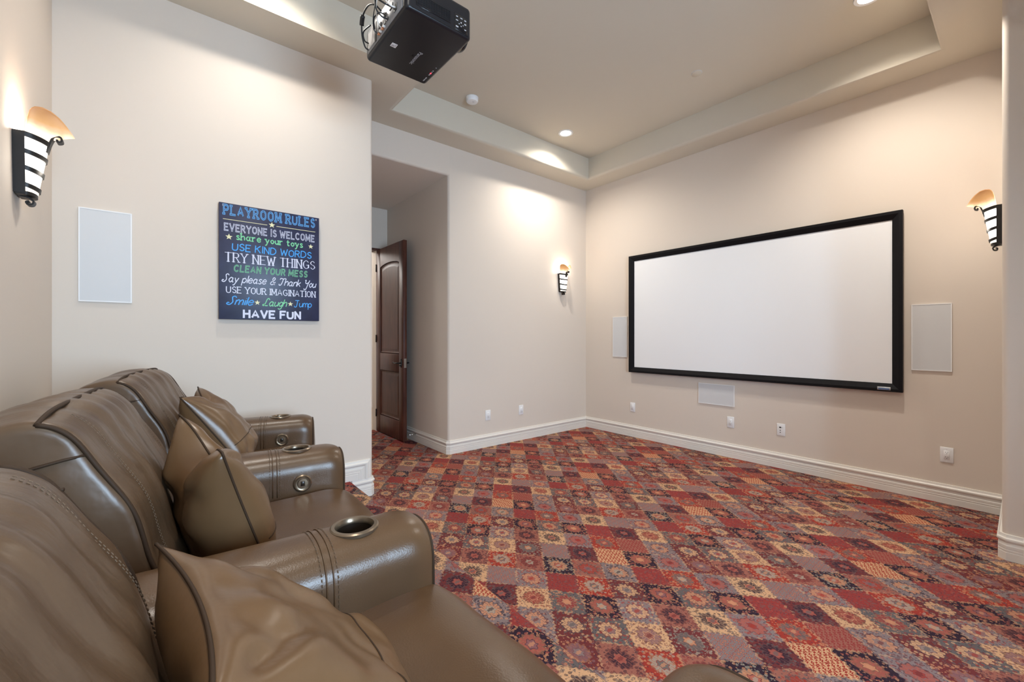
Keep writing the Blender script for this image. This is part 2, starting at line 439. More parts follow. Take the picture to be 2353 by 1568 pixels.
wall_box('wall_front_right', XA, XR + 0.15, YA, YS + 0.15, 0, ZS, [(XA, YA)])
# passage to the door: head, side walls, end wall with door opening
hb = bmesh.new(); bm_box(hb, XH, XL, YP - 0.15, YD + 0.02, ZH, ZS); bmesh.ops.recalc_face_normals(hb, faces=hb.faces)
es = [e for e in hb.edges if all(abs(v.co.x - XL) < 1e-5 and abs(v.co.z - ZH) < 1e-5 for v in e.verts)]
bmesh.ops.bevel(hb, geom=es, offset=0.025, segments=6, profile=0.5, affect='EDGES')
struct(smooth_angle(from_bm('ceiling_passage', hb, M['wall']), 35))
wall_box('wall_passage_near', XH, XP - 0.62, YP - 0.15, YP, 0, ZH)
wall_box('wall_passage_far', XH, XL - 0.62, YD, YD + 0.15, 0, ZH)
DO0, DO1, DOZ = 1.36, 2.215, 2.47                    # door opening
wall_box('wall_passage_end', XH - 0.14, XH, DO1, YD + 0.15, 0, ZH)
wall_box('wall_passage_end_near', XH - 0.14, XH, YP - 0.15, DO0, 0, ZH)
wall_box('wall_passage_end_head', XH - 0.14, XH, DO0, DO1, DOZ, ZH)
# hallway behind the door
wall_box('wall_hall', -7.6, -7.45, 0.2, 3.4, 0, 3.02)
wall_box('wall_hall_near', -7.45, XH - 0.14, 0.1, 0.2, 0, 3.02)
wall_box('wall_hall_far', -7.45, XH - 0.14, 3.3, 3.4, 0, 3.02)
struct(box('ceiling_hall', -7.6, XH - 0.14, 0.1, 3.4, 3.02, 3.1, M['ceiling']))
struct(box('floor_hall', -7.6, XH - 0.07, 0.1, 3.4, -0.03, 0.004, M['wood_floor']))
add_light('hall_ceiling_glow', 'POINT', (-6.6, 1.6, 2.7), 16, (1, 0.96, 0.92), shadow_soft_size=0.12)

# right wall with the window that lets the daylight in
wall_box('wall_right', XR, XR + 0.15, YB, WIN[0], 0, ZS)
wall_box('wall_right_far', XR, XR + 0.15, WIN[1], YA, 0, ZS)
wall_box('wall_right_sill', XR, XR + 0.15, WIN[0], WIN[1], 0, WIN[2])
wall_box('wall_right_head', XR, XR + 0.15, WIN[0], WIN[1], WIN[3], ZS)
wf = bmesh.new(); fw = 0.045
for a in ((WIN[0], WIN[1], WIN[2], WIN[2] + fw), (WIN[0], WIN[1], WIN[3] - fw, WIN[3]), (WIN[0], WIN[0] + fw, WIN[2] + fw, WIN[3] - fw), (WIN[1] - fw, WIN[1], WIN[2] + fw, WIN[3] - fw), ((WIN[0]+WIN[1])/2-.025, (WIN[0]+WIN[1])/2+.025, WIN[2] + fw, WIN[3] - fw)):
    bm_box(wf, XR + 0.06, XR + 0.11, a[0], a[1], a[2], a[3])
wo = struct(from_bm('window_1', wf, M['white']))
gm = bpy.data.materials.new('window_glass'); gm.use_nodes = True
gt = gm.node_tree; gt.nodes.clear()
g_o = gt.nodes.new('ShaderNodeOutputMaterial'); g_m = gt.nodes.new('ShaderNodeMixShader'); g_t = gt.nodes.new('ShaderNodeBsdfTransparent'); g_g = gt.nodes.new('ShaderNodeBsdfGlossy'); g_f = gt.nodes.new('ShaderNodeFresnel')
g_g.inputs['Roughness'].default_value = 0.0; g_f.inputs[0].default_value = 1.45
gt.links.new(g_f.outputs[0], g_m.inputs[0]); gt.links.new(g_t.outputs[0], g_m.inputs[1]); gt.links.new(g_g.outputs[0], g_m.inputs[2]); gt.links.new(g_m.outputs[0], g_o.inputs[0])
for y0, y1 in ((WIN[0] + fw, (WIN[0]+WIN[1])/2-.025), ((WIN[0]+WIN[1])/2+.025, WIN[1] - fw)):
    box('pane', XR + 0.083, XR + 0.087, y0, y1, WIN[2] + fw, WIN[3] - fw, gm, wo)

# tray ceiling
TR = [(-3.05, 2.10, -0.17, 3.42), (-3.66, -0.39, 1.60, 4.31)]
xs = sorted({XL - 0.15, -3.66, -3.05, -0.39, 2.10, XR + 0.15}); ys = sorted({YB - 0.15, -0.17, 1.60, 3.42, 4.31, YS + 0.15})
def high(x, y): return any(a < x < b and c < y < d for a, b, c, d in TR)
bm = bmesh.new()
def quad(*p): bm.faces.new([bm.verts.new(q) for q in p])
H = {}
for i in range(len(xs) - 1):
    for j in range(len(ys) - 1):
        H[i, j] = ZT if high((xs[i] + xs[i + 1]) / 2, (ys[j] + ys[j + 1]) / 2) else ZS
        z = H[i, j]; quad((xs[i], ys[j], z), (xs[i], ys[j + 1], z), (xs[i + 1], ys[j + 1], z), (xs[i + 1], ys[j], z))
for (i, j), z in H.items():
    if (i + 1, j) in H and H[i + 1, j] != z: quad((xs[i + 1], ys[j], ZS), (xs[i + 1], ys[j + 1], ZS), (xs[i + 1], ys[j + 1], ZT), (xs[i + 1], ys[j], ZT))
    if (i, j + 1) in H and H[i, j + 1] != z: quad((xs[i], ys[j + 1], ZS), (xs[i + 1], ys[j + 1], ZS), (xs[i + 1], ys[j + 1], ZT), (xs[i], ys[j + 1], ZT))
bmesh.ops.remove_doubles(bm, verts=bm.verts, dist=1e-5)
es = [e for e in bm.edges if all(abs(v.co.z - ZS) < 1e-5 for v in e.verts) and len(e.link_faces) == 2 and e.calc_face_angle(0) > 0.5]
bmesh.ops.bevel(bm, geom=es, offset=0.035, segments=6, profile=0.5, affect='EDGES')
bmesh.ops.recalc_face_normals(bm, faces=bm.faces)
me = bpy.data.meshes.new('ceiling'); bm.to_mesh(me); bm.free()
me.flip_normals()
o = link('ceiling', me, M['ceiling']); smooth_angle(o, 35); struct(o)

# ------------------------------------------------------------------ baseboards
BP = [(0.0, 0.0), (0.016, 0.0), (0.016, 0.045), (0.0145, 0.047), (0.0145, 0.051), (0.016, 0.053), (0.016, 0.060), (0.0145, 0.062), (0.0145, 0.066), (0.016, 0.068), (0.016, 0.082),
      (0.012, 0.088), (0.0105, 0.094), (0.0105, 0.100), (0.018, 0.108), (0.021, 0.116), (0.020, 0.124), (0.014, 0.130), (0.012, 0.136), (0.010, 0.146), (0.0, 0.147)]
def baseboard(name, path, z=0.0, side=1, sub=0.0):
    """sweep the moulding along a plan polyline; side: which side of the path the room lies on"""
    P = [Vector((*p, 0)) for p in path]; N = len(P); rings = []
    for i in range(N):
        d1 = (P[i] - P[i - 1]).normalized() if i > 0 else None; d2 = (P[i + 1] - P[i]).normalized() if i < N - 1 else None
        n1 = Vector((-d1.y, d1.x, 0)) * side if d1 else None; n2 = Vector((-d2.y, d2.x, 0)) * side if d2 else None
        if n1 is None: nn = n2
        elif n2 is None: nn = n1
        else:
            nn = (n1 + n2).normalized(); nn = nn / max(0.2, nn.dot(n1))
        rings.append([P[i] + nn * t + Vector((0, 0, z + h)) for t, h in BP])
    vs = [v for r in rings for v in r]; k = len(BP); fs = []
    for i in range(N - 1):
        for j in range(k):
            l = (j + 1) % k; fs.append((i * k + j, i * k + l, (i + 1) * k + l, (i + 1) * k + j))
    fs.append(tuple(range(k))); fs.append(tuple((N - 1) * k + j for j in range(k))[::-1])
    me = bpy.data.meshes.new(name); me.from_pydata([tuple(v) for v in vs], [], fs)
    b2 = bmesh.new(); b2.from_mesh(me); bmesh.ops.recalc_face_normals(b2, faces=b2.faces); b2.to_mesh(me); b2.free()
    return struct(link(name, me, M['base']))
ch = 0.022
baseboard('baseboard_left', [(XH, YD), (XL - ch, YD), (XL, YD + ch), (XL, YS), (XA, YS)], side=-1)
baseboard('baseboard_right', [(XA, YS - 0.022), (XA, YA + ch), (XA + ch, YA), (XR, YA)], side=-1)
baseboard('baseboard_sign_end', [(XP, YE + 0.002), (XP, YP - ch), (XP - ch, YP), (XH, YP)], side=-1)
baseboard('baseboard_back', [(XP, YB), (XR, YB)], z=PLAT, side=1)
baseboard('baseboard_window', [(XR, YA), (XR, YE)], side=-1)
# board on the platform that turns down at the step (mitred)
k = len(BP); vs = []
for (y, zmode) in ((YB + 0.02, 0), (None, 1), (None, 2)):
    for t, h in BP:
        if zmode == 0: vs.append((XP + t, YB + 0.02, PLAT + h))
        elif zmode == 1: vs.append((XP + t, YE + h, PLAT + h))
        else: vs.append((XP + t, YE + h, 0.147))
fs = [(i * k + j, i * k + (j + 1) % k, (i + 1) * k + (j + 1) % k, (i + 1) * k + j) for i in range(2) for j in range(k)] + [tuple(range(k)), tuple(2 * k + j for j in range(k))[::-1]]
o = raw('baseboard_platform', vs, fs, M['base']); struct(o)

# ------------------------------------------------------------------ door
door = empty('door_1', (XH + 0.01, 2.215, 0), 0)
struct(door, 'dark stained wooden door with arched panel standing open in the passage', 'door')
DW, DT, DZ0, DZ1 = 0.835, 0.045, 0.012, 2.44       # leaf runs +X from hinge, face looks -Y
def dbox(name, x0, x1, z0, z1, y0, y1, m=None, bev=0.002, parent=None): return box(name, x0, x1, y0, y1, z0, z1, m or M['door'], parent or door, bev, 1)
Y0, Y1 = 0.0, DT
def dy(v): return v - 0.0
st = 0.125
dbox('stile', 0, st, DZ0, DZ1, Y0, Y1); dbox('stile', DW - st, DW, DZ0, DZ1, Y0, Y1)
dbox('rail', st, DW - st, DZ0, 0.24, Y0, Y1); dbox('rail', st, DW - st, 0.84, 1.06, Y0, Y1)
# top rail with arched underside
bm = bmesh.new(); NA = 20; top = []; bot = []
for i in range(NA + 1):
    x = st + (DW - 2 * st) * i / NA; t = (i / NA - 0.5) * 2
    zb = 2.19 + 0.075 * math.sqrt(max(0, 1 - t * t * 0.75)) - 0.0375
    bot.append((x, zb)); top.append((x, DZ1))
pl = bot + top[::-1]
f1 = [bm.verts.new((x, Y0, z)) for x, z in pl]; f2 = [bm.verts.new((x, Y1, z)) for x, z in pl]
bm.faces.new(f1); bm.faces.new(f2[::-1])
for i in range(len(pl)): bm.faces.new((f1[i], f1[i - 1], f2[i - 1], f2[i]))
from_bm('arched_rail', bm, M['door'], door)
def panel(z0, z1, arch):
    """recessed panel with a moulded, fielded border on both faces"""
    bm = bmesh.new(); rings = []
    for ins, y in ((0.0, 0.016), (0.012, 0.006), (0.024, 0.014), (0.036, 0.014), (0.06, 0.010)):
        pts = []
        x0, x1 = st + ins, DW - st - ins
        pts += [(x0, z0 + ins), (x1, z0 + ins)]
        if arch:
            for i in range(NA + 1):
                t = 1 - 2 * i / NA; x = (x0 + x1) / 2 + t * (x1 - x0) / 2
                pts.append((x, z1 + 0.075 * math.sqrt(max(0, 1 - t * t * 0.75)) - 0.0375 - ins))
        else: pts += [(x1, z1 - ins), (x0, z1 - ins)]
        rings.append([bm.verts.new((x, y, z)) for x, z in pts])
    for a, b in zip(rings[:-1], rings[1:]):
        for i in range(len(a)): bm.faces.new((a[i - 1], a[i], b[i], b[i - 1]))
    bm.faces.new(rings[-1])
    n0 = len(bm.verts)
    back = [bm.verts.new((v.co.x, DT - 0.012, v.co.z)) for v in rings[0]]
    bm.faces.new(back[::-1])
    for i in range(len(back)): bm.faces.new((rings[0][i - 1], back[i - 1], back[i], rings[0][i]))
    o = from_bm('panel', bm, M['door'], door); return o
panel(1.06, 2.19, True); panel(0.24, 0.84, False)
# wrought lever on an oval plate, one on each face
def lever(yf, s):
    pl_ = bmesh.new(); N = 24
    a = [pl_.verts.new((DW - 0.062 + 0.027 * math.cos(t * 2 * PI / N), yf, 0.955 + 0.055 * math.sin(t * 2 * PI / N))) for t in range(N)]
    b = [pl_.verts.new((DW - 0.062 + 0.022 * math.cos(t * 2 * PI / N), yf + s * 0.009, 0.955 + 0.050 * math.sin(t * 2 * PI / N))) for t in range(N)]
    pl_.faces.new(a); pl_.faces.new(b)
    for i in range(N): pl_.faces.new((a[i - 1], a[i], b[i], b[i - 1]))
    h = from_bm('handle_plate', pl_, M['bronze'], door); smooth_angle(h, 40)
    pts = catmull([(DW - 0.062, yf, 0.955), (DW - 0.062, yf + s * 0.05, 0.955), (DW - 0.09, yf + s * 0.055, 0.956), (DW - 0.13, yf + s * 0.055, 0.950), (DW - 0.165, yf + s * 0.055, 0.962), (DW - 0.178, yf + s * 0.055, 0.952)], 6)
    tube('lever', pts, lambda t: 0.009 - 0.003 * t, M['bronze'], h)
    tube('thumbturn', [(DW - 0.062, yf, 0.925), (DW - 0.062, yf + s * 0.025, 0.925)], 0.008, M['bronze'], h)
lever(Y0, -1); lever(Y1, 1)
box('latch_plate', DW - 0.001, DW + 0.0015, 0.008, DT - 0.008, 0.90, 1.01, M['brass'], door)
for z in (0.25, 1.25, 2.2): tube('hinge', [(0.0, -0.004, z - 0.05), (0.0, -0.004, z + 0.05)], 0.008, M['bronze'], door)
# jamb around the opening
jb = bmesh.new()
for a in ((DO1 - 0.0, DO1 + 0.02, 0, DOZ), ):
    pass
bm_box(jb, XH - 0.15, XH + 0.015, DO1 + 0.046 - 0.03, DO1 + 0.05, 0, DOZ); bm_box(jb, XH - 0.15, XH + 0.015, DO0 - 0.03, DO0 + 0.02, 0, DOZ); bm_box(jb, XH - 0.15, XH + 0.015, DO0 + 0.02, DO1 + 0.016, DOZ - 0.03, DOZ)
struct(from_bm('trim_1', jb, M['door']))
ds = empty('door_stop', (-4.70, YD - 0.018, 0.095)); tag(ds, 'small spring door stop on the baseboard behind the open door', 'door stop')
tube('rod', [(0, 0.0, 0), (0, -0.068, 0)], 0.006, M['brass'], ds); tube('rubber_tip', [(0, -0.068, 0), (0, -0.082, 0)], 0.009, M['white'], ds)

# ------------------------------------------------------------------ projection screen
sc = empty('projection_screen', (-1.925, YS, 0.825)); tag(sc, 'wide white projection screen in a black velvet frame on the far wall', 'projection screen')
SW, SH, SF = 2.588, 1.470, 0.066
def frame_bar(pts, name='frame_bar'):
    """bar with bevelled inner slope, mitred: pts = outer a, outer b, inner b, inner a (x, z)"""
    d0, d1 = -0.012, -0.052
    (ax, az), (bx, bz), (cx, cz), (ex, ez) = pts
    q = 0.35
    m1 = (ax + (ex - ax) * q, az + (ez - az) * q); m2 = (bx + (cx - bx) * q, bz + (cz - bz) * q)
    vs = [(ax, d0, az), (bx, d0, bz), (bx, d1, bz), (ax, d1, az), (m2[0], d1, m2[1]), (m1[0], d1, m1[1]), (cx, -0.030, cz), (ex, -0.030, ez), (cx, d0, cz), (ex, d0, ez)]
    raw(name, vs, [(0, 1, 2, 3), (3, 2, 4, 5), (5, 4, 6, 7), (7, 6, 8, 9), (9, 8, 1, 0), (0, 3, 5, 7, 9), (1, 8, 6, 4, 2)], M['velvet'], sc)
hx = SW / 2
frame_bar([(-hx, SH), (hx, SH), (hx - SF, SH - SF), (-hx + SF, SH - SF)])
frame_bar([(hx, 0), (-hx, 0), (-hx + SF, SF), (hx - SF, SF)])
frame_bar([(-hx, 0), (-hx, SH), (-hx + SF, SH - SF), (-hx + SF, SF)])
frame_bar([(hx, SH), (hx, 0), (hx - SF, SF), (hx - SF, SH - SF)])
box('screen_surface', -hx + 0.05, hx - 0.05, -0.024, -0.018, 0.05, SH - 0.05, M['screen'], sc)
box('wall_spacer', -hx + 0.2, hx - 0.2, -0.012, 0.0, SH - 0.06, SH - 0.03, M['dark'], sc)
bd = box('maker_badge', hx - 0.155, hx - 0.072, -0.056, -0.051, 0.012, 0.038, M['badge'], sc, 0.001, 1)
box('badge_print', hx - 0.148, hx - 0.079, -0.0566, -0.0560, 0.016, 0.026, M['badgeprint'], bd)

# ------------------------------------------------------------------ in-wall speakers
def wall_frame(origin, normal):
    """matrix: local x along the wall (viewer's left), local y out of the wall, z up"""
    n = Vector(normal); x = n.cross(Vector((0, 0, 1)))      # viewer's left when facing the wall
    return Matrix(((x.x, n.x, 0, origin[0]), (x.y, n.y, 0, origin[1]), (0, 0, 1, origin[2]), (0, 0, 0, 1)))
def speaker(loc, normal, w, h, label):
    r = empty('wall_speaker'); r.matrix_world = wall_frame(loc, normal)
    tag(r, label, 'speaker', 'in-wall speakers')
    bm = bmesh.new(); t = 0.006
    for a in ((-w / 2, w / 2, -h / 2, -h / 2 + t), (-w / 2, w / 2, h / 2 - t, h / 2), (-w / 2, -w / 2 + t, -h / 2 + t, h / 2 - t), (w / 2 - t, w / 2, -h / 2 + t, h / 2 - t)):
        bm_box(bm, a[0], a[1], 0.0, 0.010, a[2], a[3])
    from_bm('bezel', bm, M['white'], r)
    box('grille', -w / 2 + t, w / 2 - t, 0.0, 0.0085, -h / 2 + t, h / 2 - t, M['grille'], r)
    return r
speaker((XP, -0.258, 1.735), (1, 0, 0), 0.222, 0.525, 'white rectangular wall speaker left of the navy playroom sign')
speaker((-3.385, YS, 1.272), (0, -1, 0), 0.226, 0.522, 'upright white wall speaker at the left edge of the projection screen')
speaker((-0.472, YS, 1.269), (0, -1, 0), 0.226, 0.522, 'upright white wall speaker right of the projection screen')
speaker((-2.137, YS, 0.649), (0, -1, 0), 0.384, 0.224, 'horizontal white centre speaker mounted below the projection screen')

# ------------------------------------------------------------------ wall plates
def plate(loc, normal, label, style, w=0.072, h=0.116):
    r = empty('wall_plate'); r.matrix_world = wall_frame(loc, normal); tag(r, label, 'wall plate', 'white wall plates')
    box('cover', -w / 2, w / 2, 0, 0.006, -h / 2, h / 2, M['white'], r, 0.002, 2)
    if style in ('outlet', 'blank'):
        ins = box('insert', -0.0165, 0.0165, 0.005, 0.0082, -0.033, 0.033, M['white'], r, 0.001, 1)
        if style == 'outlet':
            for z in (0.017, -0.017):
                for x, hh in ((-0.006, 0.008), (0.006, 0.0065)): box('slot', x - 0.001, x + 0.001, 0.0078, 0.0085, z - hh / 2 + 0.003, z + hh / 2 + 0.003, M['dark'], ins)
                lathe('ground_slot', [(0.0022, 0), (0.0022, 0.0007)], M['dark'], ins, 10, (0, 0.0078, z - 0.007), 'y')
        else:
            box('button', -0.012, 0.012, 0.0080, 0.0092, -0.030, 0.030, M['white'], ins, 0.0005, 1)
    else:
        for z, w2, h2 in ((0.022, 0.018, 0.013), (-0.006, 0.008, 0.008), (-0.026, 0.008, 0.008)):
            box('jack', -w2 / 2 + 0.006, w2 / 2 + 0.006, 0.005, 0.0068, z - h2 / 2, z + h2 / 2, M['dark'], r)
        box('jack_label', -0.018, -0.006, 0.005, 0.0064, 0.018, 0.026, M['grille'], r)
    for z in (h / 2 - 0.012, -h / 2 + 0.012): lathe('screw', [(0.003, 0), (0.0026, 0.0012)], M['white'], r, 10, (0, 0.0055, z), 'y')
plate((XL, 2.90, 0.365), (1, 0, 0), 'white outlet plate nearest the passage, low on the left far wall', 'outlet')
plate((XL, 3.406, 0.371), (1, 0, 0), 'white blank wall plate on the left far wall, nearer the room corner', 'blank')
plate((-3.192, YS, 0.376), (0, -1, 0), 'small white wall plate under the left end of the projection screen', 'blank')
plate((-1.984, YS, 0.372), (0, -1, 0), 'white outlet plate below the horizontal centre speaker', 'outlet')
plate((-1.511, YS, 0.373), (0, -1, 0), 'white jack plate with three dark sockets below the screen', 'jacks')
plate((-0.387, YS, 0.371), (0, -1, 0), 'white outlet plate on the far wall near the right corner', 'outlet')

# ------------------------------------------------------------------ ceiling fittings
def downlight(loc, label, power=1.0):
    r = empty('recessed_light', loc); tag(r, label, 'ceiling light', 'recessed downlights')
    lathe('trim_ring', [(0.060, 0.0), (0.062, -0.004), (0.082, -0.006), (0.086, 0.0)], M['white'], r, 40)
    lathe('lamp_face', [(0.0, -0.0015), (0.061, -0.0015), (0.061, 0.0)], M['lamp'], r, 40)
    l = add_light('downlight_beam', 'SPOT', (0, 0, -0.012), CAN_W * power, CAN_COL, r, shadow_soft_size=0.05, spot_size=math.radians(150), spot_blend=0.9)
downlight((-3.37, 3.57, ZT), 'glowing round recessed light near the far corner of the tray ceiling')
downlight((-0.69, 3.75, ZT), 'glowing recessed light cut by the top edge above the projection screen')
downlight((-2.72, 0.50, ZT), 'recessed light in the tray ceiling above the sofa near the sign wall', 0.5)
downlight((-0.70, 0.30, ZT), 'recessed light in the tray ceiling straight above the camera end of the sofa', 0.8)
downlight((1.45, 0.50, ZT), 'recessed light in the tray ceiling beside the window', 0.8)
sd = empty('smoke_detector', (-3.456, 2.334, ZT)); tag(sd, 'round white smoke detector on the tray ceiling by the projector', 'smoke detector')
lathe('base_ring', [(0.062, 0.0), (0.062, -0.012)], M['white'], sd, 36)
lathe('housing', [(0.060, -0.012), (0.060, -0.030), (0.052, -0.042), (0.030, -0.046), (0.0, -0.046)], M['white'], sd, 36)
lathe('test_button', [(0.010, -0.046), (0.010, -0.049), (0.0, -0.049)], M['grille'], sd, 16, (0.02, 0, 0))
sp_ = empty('sprinkler_cover', (-1.863, 3.657, ZT)); tag(sp_, 'flat cream sprinkler cover disc on the tray ceiling above the screen', 'sprinkler')
lathe('cover_disc', [(0.042, 0.0), (0.042, -0.004), (0.036, -0.008), (0.0, -0.009)], M['ceiling'], sp_, 32)
lathe('gap_ring', [(0.046, 0.0), (0.046, -0.0015), (0.040, -0.0015)], M['grille'], sp_, 32)

# ------------------------------------------------------------------ sconces
def sconce(loc, normal, label):
    r = empty('wall_sconce'); r.matrix_world = wall_frame(loc, normal); tag(r, label, 'wall lamp', 'iron and alabaster wall sconces')
    H0 = 0.245
    half = lambda z: 0.052 + 0.018 * z / H0            # half width of the cage
    dep = lambda z: 0.060 + 0.035 * z / H0             # depth of the cage
    # back pan with side cheeks
    bm = bmesh.new()
    def tri(pts, y0, y1):
        a = [bm.verts.new((x, y0, z)) for x, z in pts]; b = [bm.verts.new((x, y1, z)) for x, z in pts]
        bm.faces.new(a); bm.faces.new(b[::-1])
        for i in range(len(a)): bm.faces.new((a[i], a[i - 1], b[i - 1], b[i]))
    tri([(-half(0), 0), (half(0), 0), (half(H0), H0), (-half(H0), H0)], 0.0, 0.006)
    from_bm('backplate', bm, M['bronze'], r)
    for s in (-1, 1):
        bm = bmesh.new()
        P = [(s * half(0), 0.006, 0), (s * half(0), 0.034, 0), (s * half(H0), 0.034, H0), (s * half(H0), 0.006, H0)]
        a = [bm.verts.new(p) for p in P]; b = [bm.verts.new((p[0] - s * 0.004, p[1], p[2])) for p in P]
        bm.faces.new(a); bm.faces.new(b[::-1])
        for i in range(4): bm.faces.new((a[i], a[i - 1], b[i - 1], b[i]))
        from_bm('cheek', bm, M['bronze'], r)
    # curved bands
    def band(zc, hh, tilt=0.0):
        bm = bmesh.new(); N = 20; rings = []
        for i in range(N + 1):
            t = -PI / 2 + PI * i / N
            for_ = []
            for dr, dz in ((0, -hh / 2), (0.004, -hh / 2), (0.004, hh / 2), (0, hh / 2)):
                z = zc + dz; hw = half(z) + dr - 0.002; dd = dep(z) + dr - 0.034
                for_.append(bm.verts.new((hw * math.sin(t), 0.034 + dd * math.cos(t), z - tilt * math.cos(t))))
            rings.append(for_)
        for a, b in zip(rings[:-1], rings[1:]):
            for k in range(4): bm.faces.new((a[k], a[(k + 1) % 4], b[(k + 1) % 4], b[k]))
        bm.faces.new(rings[0][::-1]); bm.faces.new(rings[-1])
        o = from_bm('band', bm, M['bronze'], r); smooth_angle(o, 40)
    band(H0 - 0.010, 0.020, 0.012); band(0.168, 0.018, 0.012); band(0.102, 0.018, 0.012); band(0.034, 0.018, 0.010)
    # floor of the cage
    bm = bmesh.new(); N = 20; pts = [((half(0) - 0.001) * math.sin(-PI / 2 + PI * i / N), 0.034 + (dep(0) - 0.034) * math.cos(-PI / 2 + PI * i / N)) for i in range(N + 1)] + [(half(0) - 0.001, 0.006), (-half(0) + 0.001, 0.006)]
    a = [bm.verts.new((x, y, -0.006)) for x, y in pts]; b = [bm.verts.new((x, y, 0.008)) for x, y in pts]
    bm.faces.new(a); bm.faces.new(b[::-1])
    for i in range(len(pts)): bm.faces.new((a[i], a[i - 1], b[i - 1], b[i]))
    from_bm('cage_floor', bm, M['bronze'], r)
    # scroll below and scroll at the top front: flat iron strap curls
    def strap(name, pts, w):
        P = catmull(pts, 6); bm = bmesh.new(); rings = []
        for i, p in enumerate(P):
            d = (P[min(i + 1, len(P) - 1)] - P[max(i - 1, 0)]).normalized(); n = Vector((0, -d.z, d.y)) * 0.0032
            rings.append([bm.verts.new((x, p.y + sg * n.y, p.z + sg * n.z)) for x, sg in ((-w / 2, 1), (w / 2, 1), (w / 2, -1), (-w / 2, -1))])
        for q, s_ in zip(rings[:-1], rings[1:]):
            for k in range(4): bm.faces.new((q[k], q[(k + 1) % 4], s_[(k + 1) % 4], s_[k]))
        bm.faces.new(rings[0][::-1]); bm.faces.new(rings[-1])
        o = from_bm(name, bm, M['bronze'], r); smooth_angle(o, 50)
    strap('scroll', [(0, 0.012, -0.004), (0, 0.036, -0.010), (0, 0.050, -0.022), (0, 0.046, -0.036), (0, 0.034, -0.038), (0, 0.030, -0.028), (0, 0.038, -0.024)], 0.034)
    strap('scroll', [(0, dep(0.2) - 0.002, 0.19), (0, dep(H0) + 0.002, 0.235), (0, dep(H0) + 0.014, 0.262), (0, dep(H0) + 0.032, 0.266), (0, dep(H0) + 0.036, 0.250), (0, dep(H0) + 0.024, 0.244), (0, dep(H0) + 0.022, 0.254)], 0.034)
    # alabaster shade: half cone that flares into a curled lip
    NT, NF = 36, 33; vs = []; fs = []
    for i in range(NT + 1):
        t = i / NT
        for j in range(NF):
            ph = -PI / 2 + PI * j / (NF - 1); cf = max(0.0, math.cos(ph))
            tl = min(1.0, t / 0.60); u = max(0.0, (t - 0.60) / 0.40)
            z = 0.008 + 0.230 * tl
            hw = 0.046 + 0.018 * tl; dd = (0.056 + 0.034 * tl) - 0.034
            y = 0.034 + dd * cf; x = hw * math.sin(ph)
            yr = 0.036 + 0.060 * cf + 0.072 * cf ** 3
            tab = ((0.036, 0.268), (0.045, 0.325), (0.058, 0.350), (0.080, 0.358), (0.105, 0.354), (0.130, 0.336), (0.150, 0.310), (0.168, 0.282))
            zr = tab[-1][1]
            for (ya, za), (yb_, zb_) in zip(tab[:-1], tab[1:]):
                if ya <= yr <= yb_: zr = za + (zb_ - za) * (yr - ya) / (yb_ - ya)
            y = y + (yr - y) * u ** 1.5; z = z + (zr - z) * u ** 0.85
            x *= 1 + 0.28 * u ** 1.4 * (0.3 + 0.7 * math.sin(PI * cf))
            vs.append((x, y, z))
    for i in range(NT):
        for j in range(NF - 1): fs.append((i * NF + j, i * NF + j + 1, (i + 1) * NF + j + 1, (i + 1) * NF + j))
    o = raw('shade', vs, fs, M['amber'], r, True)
    sm = o.modifiers.new('thick', 'SOLIDIFY'); sm.thickness = 0.004; sm.offset = -1
    add_light('sconce_bulb', 'POINT', (0, 0.050, 0.255), SCONCE_W, (1.0, 0.92, 0.80), r, shadow_soft_size=0.02)
    add_light('sconce_side_glow', 'POINT', (0, 0.125, 0.12), SCONCE_W * 0.2, (1.0, 0.93, 0.82), r, shadow_soft_size=0.03)
    return r
sconce((-2.635, YB, 1.86), (0, 1, 0), 'iron sconce with amber glass on the back wall, left of the white speaker')
sconce((XL, 4.12, 1.875), (1, 0, 0), 'small-looking iron sconce on the left far wall by the room corner')
sconce((XA, 4.20, 1.878), (-1, 0, 0), 'iron sconce right of the projection screen, beside the right column')

# ------------------------------------------------------------------ projector on its ceiling mount
pj = empty('projector', (-1.965, 0.99, 2.725)); tag(pj, 'black home theatre projector hanging upside down from the ceiling', 'projector')
PW, PD, PH = 0.478, 0.345, 0.155
bm = bmesh.new(); bm_box(bm, -PW / 2, PW / 2, -PD / 2, PD / 2, 0.0, PH); bmesh.ops.recalc_face_normals(bm, faces=bm.faces)
es = [e for e in bm.edges if abs(e.verts[0].co.x - e.verts[1].co.x) < 1e-5 and abs(e.verts[0].co.y - e.verts[1].co.y) < 1e-5]
bmesh.ops.bevel(bm, geom=es, offset=0.022, segments=5, profile=0.5, affect='EDGES')
es = [e for e in bm.edges if all(v.co.z < 1e-5 for v in e.verts)]
bmesh.ops.bevel(bm, geom=es, offset=0.014, segments=4, profile=0.5, affect='EDGES')
es = [e for e in bm.edges if all(v.co.z > PH - 1e-5 for v in e.verts)]
bmesh.ops.bevel(bm, geom=es, offset=0.02, segments=4, profile=0.5, affect='EDGES')
smooth_angle(from_bm('casing', bm, M['black'], pj), 40)
